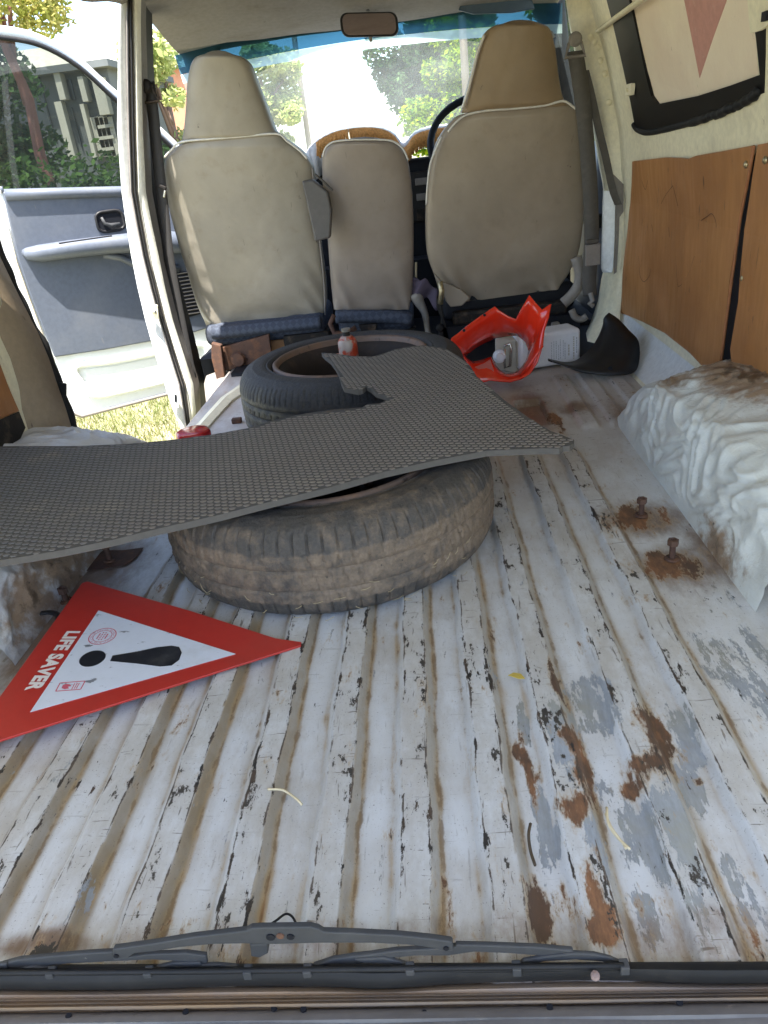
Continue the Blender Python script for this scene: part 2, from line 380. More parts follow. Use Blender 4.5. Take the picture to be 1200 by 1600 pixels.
def m_mat():
    g = NG('grey_foam_mat')
    n1 = g.noise(3.5, 5, .6); n2 = g.noise(60, 6, .65)
    # dustier and browner towards the sun bleached end lying in the cab half
    xx = g.ramp(g.sep(0), -.45, .1)
    c = g.mix(xx, (.15, .15, .157), (.235, .198, .165))
    c = g.mix(g.ramp(n1, .4, .75, True, 0, .55), c, (.28, .245, .21))
    c = g.mix(g.ramp(n2, .45, .75, True, 0, .5), c, (.16, .155, .15))
    c = g.mix(g.ramp(g.noise(7, 7, .7, vec=g.vec((1, 1, 1), (4, 2, 0))), .55, .68, True, 0, .6), c, (.30, .255, .20))
    return g.surf(g.bsdf(c, .72, 0, g.bump(n2, .3, .001), spec=.35))
m_mat_ = m_mat()

def m_seat(name, base):
    g = NG(name)
    n1 = g.noise(4, 5, .6); n2 = g.noise(22, 7, .65); n3 = g.noise(300, 3, .6)
    c = g.mix(g.ramp(n1, .3, .7), base, tuple(x*.8 for x in base))
    c = g.mix(g.ramp(n2, .5, .8, True, 0, .45), c, (.21, .165, .12))
    c = g.mix(g.ramp(g.noise(2.2, 4, .6, vec=g.vec((1, 1, 1), (3, 3, 3))), .5, .72, True, 0, .55), c, tuple(x*.62 for x in base))
    c = g.mix(g.ramp(g.noise(16, 8, .75, vec=g.vec((1, 1, .6), (4, 4, 1))), .66, .69, True, 0, .8), c, (.07, .05, .04))
    c = g.mix(g.ramp(g.noise(40, 4, .6, vec=g.vec((3, 1, .25), (1, 4, 1)), dist=.5), .70, .73, True, 0, .7), c, (.12, .09, .07))
    w = g.noise(4.5, 2, .45, vec=g.vec((1.1, 1, .9)), dist=.3)
    w2 = g.noise(9, 4, .5, vec=g.vec((1.0, 1, 1.2), (2, 0, 5), (0, R_(35), 0)), dist=.9)
    return g.surf(g.bsdf(c, g.ramp(n1, .3, .7, True, .38, .52), 0, g.bump(w, .5, .03, g.bump(w2, .22, .008, g.bump(n3, .15, .0006)))))
m_seatA = m_seat('khaki_vinyl', (.335, .30, .245))
m_seatB = m_seat('taupe_vinyl', (.285, .24, .205))
m_seatC = m_seat('brown_grey_vinyl', (.315, .26, .20))
m_headC = m_seat('tan_vinyl', (.285, .205, .125))
def m_bluefab():
    g = NG('blue_diamond_fabric')
    v = g.vec((1, 1, 1), (0, 0, 0), (0, R_(45), 0))
    ck = g.n('ShaderNodeTexChecker'); g.put(ck.inputs[0], v); ck.inputs['Scale'].default_value = 55
    ck.inputs[1].default_value = (.03, .038, .06, 1); ck.inputs[2].default_value = (.048, .06, .088, 1)
    n2 = g.noise(350, 3, .6)
    c = g.mix(g.ramp(g.noise(8, 5, .6), .5, .8, True, 0, .6), ck.outputs[0], (.10, .10, .11))
    return g.surf(g.bsdf(c, .85, 0, g.bump(n2, .5, .001)))
m_fabricblue = m_bluefab()
m_carpet = worn('quilted_dash_cover', (.42, .42, .44), .95, layers=[((.28, .28, .31), 20, .4, .7, (1, 1, 1), .5)], bump=(150, .5, .002))
m_fringe = worn('orange_fringe', (.55, .27, .085), .85, grain=.25, gscale=150)
m_purple = worn('purple_cloth', (.07, .055, .085), .9, bump=(120, .4, .002))

def m_glass(name, tint, dust, dcol=(.8, .85, .8), gloss=.04):
    g = NG(name)
    tr = g.n('ShaderNodeBsdfTransparent'); tr.inputs[0].default_value = (*tint, 1)
    df = g.n('ShaderNodeBsdfTranslucent'); df.inputs[0].default_value = (*dcol, 1)
    gl = g.n('ShaderNodeBsdfGlossy'); gl.inputs[1].default_value = .03
    a = g.n('ShaderNodeMixShader'); g.put(a.inputs[0], g.ramp(g.noise(3, 5, .6), .3, .7, True, dust*.6, dust*1.4))
    g.t.links.new(tr.outputs[0], a.inputs[1]); g.t.links.new(df.outputs[0], a.inputs[2])
    b = g.n('ShaderNodeMixShader'); b.inputs[0].default_value = gloss
    g.t.links.new(a.outputs[0], b.inputs[1]); g.t.links.new(gl.outputs[0], b.inputs[2])
    return g.surf(b.outputs[0])
m_wind = m_glass('dusty_windscreen_glass', (.93, .97, .96), .075)
m_doorglass = m_glass('tinted_door_glass', (.25, .275, .27), .02, gloss=.03)
m_bluefilm = m_glass('blue_tint_film', (.05, .13, .19), .30, (.10, .25, .34), .03)
m_palefilm = m_glass('pale_tint_film', (.50, .60, .58), .6, (.62, .72, .66), .03)
m_mirror = worn('mirror_glass', (.55, .45, .45), .04, 1.0, grain=0)

def m_leaf(name, a, b, trans=.35):
    g = NG(name)
    k = g.n('ShaderNodeNewGeometry').outputs['Random Per Island']
    c = g.mix(k, a, b)
    d = g.n('ShaderNodeBsdfDiffuse'); g.put(d.inputs[0], c)
    t = g.n('ShaderNodeBsdfTranslucent'); g.put(t.inputs[0], c)
    x = g.n('ShaderNodeMixShader'); x.inputs[0].default_value = trans
    g.t.links.new(d.outputs[0], x.inputs[1]); g.t.links.new(t.outputs[0], x.inputs[2])
    return g.surf(x.outputs[0])
m_leafdark = m_leaf('dark_leaves', (.028, .06, .025), (.075, .13, .05), .25)
m_leafbright = m_leaf('bright_leaves', (.035, .11, .008), (.26, .34, .015), .45)
m_leafpale = m_leaf('pale_leaves', (.28, .36, .12), (.52, .52, .24), .65)
m_leafyellow = m_leaf('yellow_green_leaves', (.26, .30, .06), (.48, .42, .16), .6)
m_hedgeleaf = m_leaf('hedge_leaves', (.03, .065, .022), (.08, .14, .04), .3)
m_grassblade = m_leaf('grass_blades', (.10, .14, .035), (.27, .25, .11), .3)
m_bark = worn('bark', (.14, .09, .07), .9, bump=(20, .6, .02))
m_redbark = worn('reddish_bark', (.23, .10, .075), .9, layers=[((.12, .06, .05), 8, .5, .7, (1, 1, .3), .7)], bump=(20, .6, .02))
m_ground = worn('dry_lawn_soil', (.27, .235, .15), .95, layers=[((.16, .18, .07), 1.2, .42, .62, (1, 1, 1), .8), ((.32, .27, .17), 6, .5, .7, (1, 1, 1), .6)], bump=(14, .7, .03), gscale=20)
m_bldgrey = worn('grey_render_wall', (.11, .12, .12), .9, gscale=3)
m_bldcream = worn('cream_render', (.42, .40, .33), .9, gscale=4)
m_bldglass = worn('dark_window_glass', (.03, .035, .04), .15, grain=.02)
m_brick = worn('terracotta_wall', (.42, .20, .12), .9, gscale=4)
m_pole = worn('weathered_pole', (.26, .22, .19), .85)
m_body = worn('white_body_paint', (.75, .76, .74), .3, grain=.03)

# ================================================================== SETTING OUTSIDE
b = MB(); b.add([(-300, -300, -.75), (300, -300, -.75), (300, 300, -.75), (-300, 300, -.75)], [(0, 1, 2, 3)])
tag(b.build('ground', m_ground, base=(0, 0, -.75)), 'dry yellowish lawn the van is parked on', 'ground', kind='structure')
# grass blades
n = 26000
gx = rng.uniform(-3.3, -1.0, n); gy = rng.uniform(3.3, 6.5, n); h = rng.uniform(.02, .075, n); a = rng.uniform(0, 6.28, n); wd = rng.uniform(.0015, .004, n)
le = rng.normal(0, .03, (n, 2))
base = np.stack([gx, gy, np.full(n, -.75)], 1)
dx = np.stack([np.cos(a)*wd, np.sin(a)*wd, np.zeros(n)], 1)
tip = base+np.stack([le[:, 0], le[:, 1], h], 1)
V = np.concatenate([base-dx, base+dx, tip], 1).reshape(-1, 3)
tag(mkobj('grass', V, np.arange(3*n).reshape(-1, 3).tolist(), m_grassblade, recalc=False, base=(-2, 5, -.75)), 'short dry grass seen through the open sliding door', 'grass', kind='stuff')

def leaf_cloud(centres, n, size, flat=.6):
    """n leaf quads spread over the shells of several clumps"""
    vs = []
    w = np.array([c[1][0]*c[1][1]*c[1][2] for c in centres])**.6; w /= w.sum()
    idx = rng.choice(len(centres), n, p=w)
    for i in idx:
        c, r = centres[i]
        d = rng.normal(size=3); d /= np.linalg.norm(d); k = rng.uniform(.35, 1)**.5
        p = np.array(c)+d*np.array(r)*k*(1+.18*mnoise.noise(Vector(d*3.1)+Vector(c)))
        s = size*rng.uniform(.6, 1.4)
        t = rng.normal(size=3); t[2] *= flat; t /= np.linalg.norm(t)
        q = np.cross(t, rng.normal(size=3)); q /= np.linalg.norm(q)+1e-9
        vs += [p-t*s, p+q*s*.5, p+t*s, p-q*s*.5]
    return np.array(vs), [(4*i, 4*i+1, 4*i+2, 4*i+3) for i in range(n)]
def tree(name, label, base, trunk_top, r0, clumps, n, size, lm, bm=m_bark, cat='tree', limbs=4, group=None):
    t = thing(name, base, label, cat, group)
    mb = MB(); b0, t0 = Vector(base), Vector(trunk_top)
    pts = [b0.lerp(t0, k/6)+Vector((nz((k, r0, 2), 1.3)*.12, nz((k, 3, r0), 1.3)*.12, 0))*(k/6) for k in range(7)]
    mb.tube(pts, [r0*(1-.55*k/6) for k in range(7)], 8)
    for i, (c, r) in enumerate(clumps[:limbs]):
        s = b0.lerp(t0, .65+.06*i); e = Vector(c)
        mid = s.lerp(e, .5)+Vector((0, 0, .1))
        mb.tube([s, mid, e], [r0*.4, r0*.25, r0*.1], 6)
    mb.build('trunk', bm, t, smooth=True)
    v, f = leaf_cloud(clumps, n, size)
    mkobj('crown', v, f, lm, t, recalc=False)
    return t
def clumps_in(c, r, k, cr):
    out = []
    for _ in range(k):
        d = rng.normal(size=3); d /= np.linalg.norm(d); q = rng.uniform(.2, 1)**.5
        out.append((tuple(np.array(c)+d*np.array(r)*q), tuple(np.array([1, 1, .8])*cr*rng.uniform(.7, 1.3))))
    return out
# hedge behind the open door
hv, hf = [], []
P = []
cl = []
for i in range(60):
    s = i/59; cx, cy = -6.9+5.0*s, 9.6+.2*math.sin(i)
    cl.append(((cx, cy, .02+.07*math.sin(i*1.7)), (.36, .45, 1.08)))
hg = thing('hedge', (-4, 9.6, -.75), 'long clipped green hedge behind the open front door', 'hedge')
v, f = leaf_cloud(cl, 17000, .05); mkobj('foliage', v, f, m_hedgeleaf, hg, recalc=False)
mb = MB()
for i in range(0, 60, 2):
    cx = cl[i][0][0]; mb.tube([(cx, 9.6, -.75), (cx+.08, 9.65, -.2), (cx-.05, 9.6, .6)], [.035, .03, .012], 6)
mb.build('stems', m_bark, hg)
# grey building with cream pilasters beyond the hedge
B = thing('house', (-8, 16.5, -.75), 'grey house with cream pilasters beyond the hedge', 'house')
mb = MB(); mb.box((-8.2, 18.6, .97), (5.0, 4, 3.44)); mb.build('wall', m_bldgrey, B)
mb = MB(); mb.box((-8.2, 18.5, 2.75), (5.3, 4.4, .12)); mb.build('roof', m_bldgrey, B)
def bquad(u0, v0, u1, v1, y, d, name, m, par=B):
    p, q = px(u0, v0, y=y), px(u1, v1, y=y)
    x0, x1 = sorted((p.x, q.x)); z0, z1 = sorted((p.z, q.z))
    k = MB(); k.box(((x0+x1)/2, y+d/2, (z0+z1)/2), (x1-x0, d, z1-z0)); return k.build(name, m, par)
YB = 16.35
bquad(82, 112, 103, 155, YB, .24, 'pilaster', m_bldcream); bquad(95, 158, 108, 250, YB+.05, .19, 'pilaster', m_bldcream)
bquad(120, 120, 138, 158, YB, .24, 'pilaster', m_bldcream); bquad(130, 162, 146, 250, YB+.05, .19, 'pilaster', m_bldcream)
bquad(142, 122, 172, 178, YB+.02, .22, 'pilaster', m_bldcream)
for u0, v0, u1, v1 in ((104, 124, 118, 156), (110, 168, 128, 230), (60, 118, 80, 200)):
    bquad(u0, v0, u1, v1, YB+.2, .06, 'window', m_bldglass)
wf = bquad(152, 182, 178, 245, YB+.2, .06, 'window', m_bldglass)
for k in range(4): bquad(153+k*7, 182, 155+k*7, 245, YB+.16, .03, 'window_bar', m_bldcream, wf)
for k in range(3): bquad(152, 196+k*18, 178, 198+k*18, YB+.13, .03, 'window_bar', m_bldcream, wf)
# terracotta building far off
B2 = thing('house', (-14, 40, -.75), 'distant terracotta house with a pale roof beside the van pillar', 'house')
mb = MB(); mb.box((-15.0, 43, 2.2), (10, 5, 5.9)); mb.build('wall', m_brick, B2)
mb = MB(); mb.prism([(-20.4, 40.2, 5.15), (-9.6, 40.2, 5.15), (-9.6, 43, 6.9), (-20.4, 43, 6.9)], (0, .2, .2)); mb.prism([(-20.4, 43, 6.9), (-9.6, 43, 6.9), (-9.6, 46, 5.15), (-20.4, 46, 5.15)], (0, .2, .2)); mb.build('roof', m_bldcream, B2)
for k in range(3):
    mb = MB(); mb.box((-12.0-k*2.4, 40.48, 2.6), (1.1, .1, 1.5)); mb.build('window', m_bldglass, B2)
# trees
tree('tree', 'leaning reddish trunk tree seen through the front door window', (-4.66, 10.5, -.75), (-4.75, 10.5, 3.0), .10,
     clumps_in((-4.75, 10.7, 3.05), (1.0, .9, .55), 18, .32), 4200, .045, m_leafyellow, m_redbark)
tree('tree', 'dark shrubby tree at the left behind the hedge', (-6.5, 12.5, -.75), (-6.5, 12.5, 1.8), .10,
     clumps_in((-6.35, 12.5, 1.7), (.75, .7, 1.2), 18, .4), 5200, .065, m_leafdark)
tree('tree', 'pale yellow tree seen between door pillar and headrest', (-5.2, 18.5, -.75), (-5.2, 18.6, 2.2), .14,
     clumps_in((-5.2, 18.5, 2.1), (.6, .8, 1.8), 16, .35), 2600, .075, m_leafpale)
tree('tree', 'feathery pale tree seen through the windscreen beside the pole', (-3.5, 21, -.75), (-3.5, 21, 2.6), .12,
     clumps_in((-3.45, 21, 1.8), (.8, 1.0, 1.7), 26, .42), 10000, .075, m_leafpale)
tree('tree', 'large dark tree seen through the windscreen', (1.3, 26, -.75), (1.2, 26, 2.4), .30,
     clumps_in((1.15, 26, 2.9), (1.75, 1.5, 1.6), 36, .66), 26000, .085, m_leafdark, limbs=8)
tree('tree', 'bright sunlit leafy tree close ahead of the windscreen', (1.0, 13.2, -.75), (1.0, 13.2, 1.5), .10,
     clumps_in((.85, 13, 1.25), (.72, .7, 1.05), 36, .30), 15000, .042, m_leafbright, limbs=6)
tree('tree', 'sunlit tree outside the driver side window', (2.4, 11.5, -.75), (2.4, 11.5, 2.0), .12,
     clumps_in((2.3, 11.4, 1.7), (.6, .8, 1.5), 20, .4), 5000, .07, m_leafbright, limbs=5)
def pole(label, u, v0, y, r, h):
    p = px(u, v0, y=y); t = thing('utility_pole', (p.x, y, -.75), label, 'pole', 'utility poles')
    k = MB(); k.tube([(p.x, y, -.75), (p.x, y, h)], [r, r*.8], 10); k.build('post', m_pole, t, smooth=True)
    k = MB(); k.box((p.x, y-r, h-.5), (1.3, .09, .11)); k.build('crossarm', m_pole, t)
    for s in (-.5, 0, .5):
        k = MB(); k.lathe([(0, 0), (.035, 0), (.045, .05), (.025, .1), (0, .1)], (p.x+s, y-r, h-.44), 8); k.build('insulator', m_bldcream, t)
pole('brown utility pole beside the feathery pale tree', 471, 140, 22, .075, 7.5)
pole('grey utility pole in front of the bright leafy tree', 726, 100, 11.5, .055, 6.5)

# ================================================================== VAN: FLOOR
ribs = [-.630, -.535, -.4415, -.3495, -.2505, -.154, -.0605, .0315, .1195, .219, .312]
ribs2 = [(.40, 1.83, 2.36), (.475, 1.83, 2.36), (.555, 1.80, 2.40)]
HT, FT, RH = .0155, .0270, .0125
offs = [-.034, -.027, -.0235, -.020, -.0178, -.0155, -.0135, -.010, -.005, 0, .005, .010, .0135, .0155, .0178, .020, .0235, .027, .034]
xs = sorted(set([round(c+o, 5) for c in ribs+[r[0] for r in ribs2] for o in offs]+[round(-.93+.012*i, 5) for i in range(138)]))
xs = [x for i, x in enumerate(xs) if i == 0 or x-xs[i-1] > .0008]
X = np.array([x for x in xs if x <= .72])
Y = np.concatenate([np.arange(.395, 1.3, .006), np.arange(1.3, 3.75, .012)])
XX, YY = np.meshgrid(X, Y)
def ribshape(XX, YY):
    Z = np.zeros_like(XX); top = np.zeros_like(XX); edge = np.zeros_like(XX); foot = np.zeros_like(XX); slope = np.zeros_like(XX)
    for i, c in enumerate(ribs):
        end = 1.745 if c > -.2 else 1.80
        if c < -.58: end = 1.02
        amp = sstep(end, end-.07, YY)
        wob = .0012*np.sin(YY*23+i*2.1)+.0008*np.sin(YY*61+i)
        d = XX-c-wob
        prof = 1-sstep(HT, FT, np.abs(d))
        Z += RH*prof*amp
        top = np.maximum(top, (np.abs(d) < HT+.0005)*amp)
        edge = np.maximum(edge, (np.exp(-((np.abs(d)-HT)/.0032)**2))*amp)
        foot = np.maximum(foot, (np.exp(-((np.abs(d)-FT-.001)/.006)**2))*amp*np.where(d > 0, 1, .75))
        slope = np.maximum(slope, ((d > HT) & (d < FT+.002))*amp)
    for c, y0, y1 in ribs2:
        amp = sstep(y0, y0+.05, YY)*sstep(y1, y1-.05, YY); d = XX-c
        Z += .009*(1-sstep(.015, .03, np.abs(d)))*amp
        top = np.maximum(top, .5*(np.abs(d) < .016)*amp)
        edge = np.maximum(edge, .7*np.exp(-((np.abs(d)-.02)/.005)**2)*amp)
        foot = np.maximum(foot, np.exp(-((np.abs(d)-.03)/.007)**2)*amp)
    return Z, top, edge, foot, slope
ZZ, top, edge, foot, slope = ribshape(XX, YY)
# dents, the recessed drain pocket, dip at the seam where the ribs stop
den = np.array([mnoise.noise(Vector((x*5, y*4, .3)))*.0018 for x, y in zip(XX.ravel(), YY.ravel())]).reshape(XX.shape)
ZZ += den
ZZ -= .045*sstep(.450, .437, YY+.0296*(XX+.1))
dq = [px(795, 615, z=0), px(845, 612, z=0), px(872, 668, z=0), px(815, 668, z=0)]
xa, xb = .23, .315
ZZ -= .016*sstep(1.90, 1.915, YY)*sstep(2.13, 2.115, YY)*sstep(xa, xa+.01, XX)*sstep(xb, xb-.01, XX)
edge = np.maximum(edge, .6*np.exp(-((XX-xb-.004)/.008)**2)*sstep(1.80, 1.85, YY)*sstep(2.3, 2.2, YY))
def ell(u, v, ru, rv, pw=1.0):
    c = px(u, v, z=0); a = (px(u+ru, v, z=0)-c).length; bb = (px(u, v-rv, z=0)-c).length*.85; a *= .85
    return np.clip(1.25-np.sqrt(((XX-c.x)/max(a, .004))**2+((YY-c.y)/max(bb, .004))**2)*.75, 0, 1)*pw
rust = np.zeros_like(XX); bare = np.zeros_like(XX); stain = np.zeros_like(XX)
for q in [(908, 1200, 20, 75), (905, 1268, 40, 26), (886, 1155, 14, 16), (1028, 1160, 34, 52), (1008, 1205, 44, 26), (985, 1238, 26, 16), (1010, 1130, 14, 22), (843, 1440, 18, 62),
          (826, 1210, 9, 75), (950, 1475, 44, 20), (955, 1440, 22, 22), (1045, 1150, 12, 12), (1000, 812, 60, 22), (1052, 882, 60, 26), (985, 806, 36, 16), (1032, 872, 30, 16), (870, 1075, 12, 30), (808, 1175, 8, 22),
          (862, 1055, 10, 14), (935, 1430, 10, 60), (1095, 1222, 8, 8), (930, 1465, 18, 18), (868, 655, 10, 22), (996, 668, 18, 24), (865, 1480, 30, 12)]:
    rust = np.maximum(rust, ell(*q))
for q in [(885, 1150, 34, 70), (925, 1110, 34, 60), (850, 1290, 22, 120), (935, 1320, 28, 80), (1000, 1320, 55, 80), (1005, 1420, 40, 50), (1075, 1230, 46, 46), (1165, 1035, 60, 62), (1190, 1085, 50, 50),
          (1140, 1380, 44, 62), (1085, 1180, 22, 40), (1045, 1290, 44, 70), (1165, 1430, 40, 50), (930, 1220, 22, 60), (1060, 1130, 22, 40), (815, 1130, 14, 50)]:
    bare = np.maximum(bare, ell(*q, .78))
for q in [(1012, 812, 95, 34), (1062, 885, 95, 40), (1005, 812, 60, 24), (1055, 885, 60, 26), (1110, 860, 40, 60), (835, 636, 40, 40), (838, 640, 34, 30), (130, 905, 110, 50), (60, 1000, 60, 80), (175, 880, 80, 40), (985, 660, 34, 36), (20, 1130, 40, 60), (60, 1480, 120, 24), (900, 640, 40, 12)]:
    stain = np.maximum(stain, ell(*q, .9))
for k in range(26):   # rusty run-off collecting at the rear edge
    rust = np.maximum(rust, .42*np.exp(-((XX-(-.45+.032*k))/.011)**2)*sstep(.60, .49, YY)*(.4+.6*((k*37) % 10)/10))
stain = np.maximum(stain, .55*sstep(.525, .485, YY))
stain = np.maximum(stain, .5*sstep(-.62, -.75, XX)*sstep(1.7, 1.4, YY))
shade_grime = np.clip(slope*.9+.35*foot+.25*sstep(1.5, 2.1, YY)*sstep(0, .25, XX), 0, 1)  # painted shade of the right-facing slopes plus dirt at feet and back
V = np.stack([XX, YY, ZZ], 2).reshape(-1, 3)
nr, nc = XX.shape
I = np.arange(nr*nc).reshape(nr, nc)
F = np.stack([I[:-1, :-1], I[:-1, 1:], I[1:, 1:], I[1:, :-1]], 2).reshape(-1, 4)
cx_ = (XX[:-1, :-1]+XX[1:, 1:]).ravel()/2; cy_ = (YY[:-1, :-1]+YY[1:, 1:]).ravel()/2
F = F[~((cx_ < -.765) & (cy_ > 1.90))]
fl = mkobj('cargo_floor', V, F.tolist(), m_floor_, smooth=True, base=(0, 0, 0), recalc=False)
for nm, arr in (('top', top), ('edge', edge), ('foot', foot), ('rust', rust), ('bare', bare), ('stain', stain), ('shade_grime', shade_grime)):
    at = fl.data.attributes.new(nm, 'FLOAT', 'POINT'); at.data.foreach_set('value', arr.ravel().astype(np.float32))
tag(fl, 'ribbed white van floor with chipped paint and rust', 'floor', kind='structure')
mb = MB(); mb.box((-.04, 2.2, -.05), (1.40, 3.3, .06)); tag(mb.build('floor_underside', m_ironblack), 'dark underside of the van floor', 'underside', kind='structure')

# ================================================================== VAN: WHEEL ARCHES
def arch(label, side, mat, brown):
    nu, nv = 240, 140; P = []; BR = []
    x_in = .464 if side > 0 else -.724
    for i in range(nu):
        y = .99+(1.98-.99)*i/(nu-1); t = (y-1.40)/.50
        hh = max(0.0, 1-abs(t)**3.2)**.55 if abs(t) < 1 else 0.0
        hh = max(hh, .0)
        row = []
        for j in range(nv):
            s = j/(nv-1)
            # profile: steep inner side, rounded shoulder, gently rising top to the wall
            if s < .45: k = s/.45; xo = .055*k; zz = .165*math.sin(k*math.pi/2*.93)
            else: k = (s-.45)/.55; xo = .055+.205*k; zz = .164+.050*math.sin(k*math.pi/2)
            # the near end leaves the floor further in than the far end
            x = x_in+side*xo
            p = Vector((x, y, zz*hh-.004))
            row.append(p)
        P.append(row)
    # brushed sealant folds
    Q = []
    for i in range(nu):
        row = []
        for j in range(nv):
            p = P[i][j]
            a = P[min(i+1, nu-1)][j]-P[max(i-1, 0)][j]; bvec = P[i][min(j+1, nv-1)]-P[i][max(j-1, 0)]
            nn = a.cross(bvec); nn = nn.normalized() if nn.length > 1e-9 else Vector((0, 0, 1))
            if nn.z < 0: nn = -nn
            wv = Vector((mnoise.noise(p*7), mnoise.noise(p*7+Vector((5, 0, 0))), mnoise.noise(p*7+Vector((0, 7, 0)))))
            q = p*9.5+wv*1.3
            r1 = 1-abs(mnoise.noise(Vector((q.x*.9, q.y*1.2, q.z*2.0))))*2.2
            q2 = p*24+wv*2.0
            r2 = 1-abs(mnoise.noise(Vector((q2.x*.9+4, q2.y*1.0, q2.z*1.6))))*2.2
            k = min(1, p.z/.05) if p.z > 0 else 0
            row.append(p+nn*((r1*.0058+r2*.0048*(.5+.5*max(0, r1))-.003)*k))
        Q.append(row)
    m = MB(); m.grid(Q)
    o = m.build('wheel_arch', mat, smooth=True, base=(x_in+side*.13, 1.45, 0))
    br = np.zeros((nu, nv))
    for (yc, sc, ry, rs, w) in brown:
        for i in range(nu):
            y = .99+.99*i/(nu-1)
            for j in range(nv):
                br[i, j] = max(br[i, j], w*max(0, 1.2-math.hypot((y-yc)/ry, (j/(nv-1)-sc)/rs)))
    at = o.data.attributes.new('brown', 'FLOAT', 'POINT'); at.data.foreach_set('value', np.clip(br, 0, 1).ravel().astype(np.float32))
    return tag(o, label, 'wheel arch', kind='structure')
arch('white wheel arch box thickly brushed with sealant beside the two rusty bolts', 1, m_seal1, [(1.58, .78, .30, .28, 1.0), (1.70, .55, .14, .12, .8), (1.16, .04, .16, .16, .75), (1.40, .9, .14, .14, .9)])
arch('greyish wheel arch box under the mat end by the sliding door', -1, m_seal2, [(1.27, .25, .22, .5, 1.0), (1.12, .12, .16, .3, .8)])

# ================================================================== VAN: SIDE WALLS, ROOF
def inpoly(x, y, P_):
    c = False; j = len(P_)-1
    for i in range(len(P_)):
        if (P_[i][1] > y) != (P_[j][1] > y) and x < (P_[j][0]-P_[i][0])*(y-P_[i][1])/(P_[j][1]-P_[i][1])+P_[i][0]: c = not c
        j = i
    return c
def wall_sheet(side, y0, y1, z0, z1, holes=(), nzs=26, nys=60, off=0.0):
    """inner skin of a side as quads, leaving openings"""
    zs = np.linspace(z0, z1, nzs); ys = np.linspace(y0, y1, nys); m = MB(); P = []
    for z in zs:
        row = []
        for y in ys:
            x = wallx(z, side)
            k = max(0, (.11-z)/.11); x -= side*.085*k**1.8          # rolled in towards the floor
            row.append(Vector((x+side*off, y, z+0.0)))
        P.append(row)
    vs = [p for r in P for p in r]; fs = []
    for i in range(nzs-1):
        for j in range(nys-1):
            zc, yc = (zs[i]+zs[i+1])/2, (ys[j]+ys[j+1])/2
            if any(inpoly(yc, zc, h_) for h_ in holes): continue
            fs.append((i*nys+j, i*nys+j+1, (i+1)*nys+j+1, (i+1)*nys+j))
    m.add(vs, fs); return m
o = wall_sheet(1, .42, 2.80, -.004, 1.16, holes=[[(p.y, p.z) for p in (pxw(u, v) for u, v in ((952, -30), (966, 40), (980, 100), (992, 155), (1004, 192), (1018, 198), (1090, 182), (1150, 155), (1185, 138), (1187, 60), (1180, 0), (1176, -40), (1060, -48)))]], nzs=100, nys=200).build('side_wall', m_cream, smooth=True, base=(.7, 1.6, 0), solid=.004)
WALLR_ = wall_sheet(1, .42, 2.80, -.003, .095, nzs=14, off=-.0035)
WALLR = tag(o, 'cream painted side wall with plywood trim and papered window', 'wall', kind='structure')
WALLR_.build('wall_foot', m_white, WALLR, smooth=True)
o = wall_sheet(-1, .42, 1.72, -.004, 1.16).build('side_wall', m_cream, smooth=True, base=(-.96, 1.1, 0), solid=.004)
WALLL = tag(o, 'cream side wall behind the grey sealed wheel arch', 'wall', kind='structure')
mb = MB(); mb.box((.735, 1.6, .4), (.012, 2.5, 1.4)); tag(mb.build('outer_skin', m_body), 'white outer body side of the van', 'body side', kind='structure')
mb = MB(); mb.box((-1.0, 1.05, .4), (.012, 1.4, 1.4)); tag(mb.build('outer_skin', m_body), 'white rear quarter of the van beside the sliding door opening', 'body side', kind='structure')

# roof lining
P = []; P2 = []
for i in range(46):
    y = .36+(3.36-.36)*i/45
    zf = 1.285-.165*sstep(2.5, 3.36, y)-.03*sstep(.7, .36, y)
    row = []
    for j in range(41):
        t = -1+2*j/40; x = -.13+.70*t
        z = zf-(.15-.125*float(sstep(2.3, 3.05, y)))*abs(t)**4
        z += .006*mnoise.noise(Vector((x*4, y*3, 1)))
        row.append(Vector((x, y, z)))
    P.append(row); P2.append([p+Vector((0, 0, .05)) for p in row])
mb = MB(); mb.grid(P); ROOF = tag(mb.build('roof_lining', m_lining, smooth=True, base=(-.13, 2, 1.1)), 'sagging stained grey headlining of the van', 'headlining', kind='structure')
mb = MB(); mb.grid(P2); tag(mb.build('roof_skin', m_body, smooth=True, base=(-.13, 2, 1.1)), 'white outer roof of the van', 'roof', kind='structure')
# ragged front edge of the lining
pts = [px(u, v, y=3.30) for u, v in ((338, 76), (375, 58), (420, 44), (470, 33), (505, 22), (540, 16), (575, 13), (640, 5), (720, -4), (800, -10))]
mb = MB(); q = spline(pts, 6); mb.tube([p+Vector((0, .01*nz(p, 30), .004+.004*nz(p, 40))) for p in q], .009, 6)
mb.build('lining_edge', m_dark, ROOF, smooth=True)
# front door head and the windscreen pillar on the left
mb = MB(); q = spline([px(236, -6, y=2.98), px(246, 14, y=3.06), px(262, 32, y=3.16), (px(280, 55, y=3.26)), px(296, 85, y=3.36), px(312, 140, y=3.5), px(330, 205, y=3.68), px(345, 260, y=3.85)], 6)
mb.tube(q, .030, 8); tag(mb.build('windscreen_pillar', m_lining, smooth=True), 'grey curved windscreen pillar behind the tall passenger headrest', 'pillar', kind='structure')
# fill between roof lining side and that curve
mb = MB()
for sx, nm in ((-1, 0), (1, 1)):
    pass
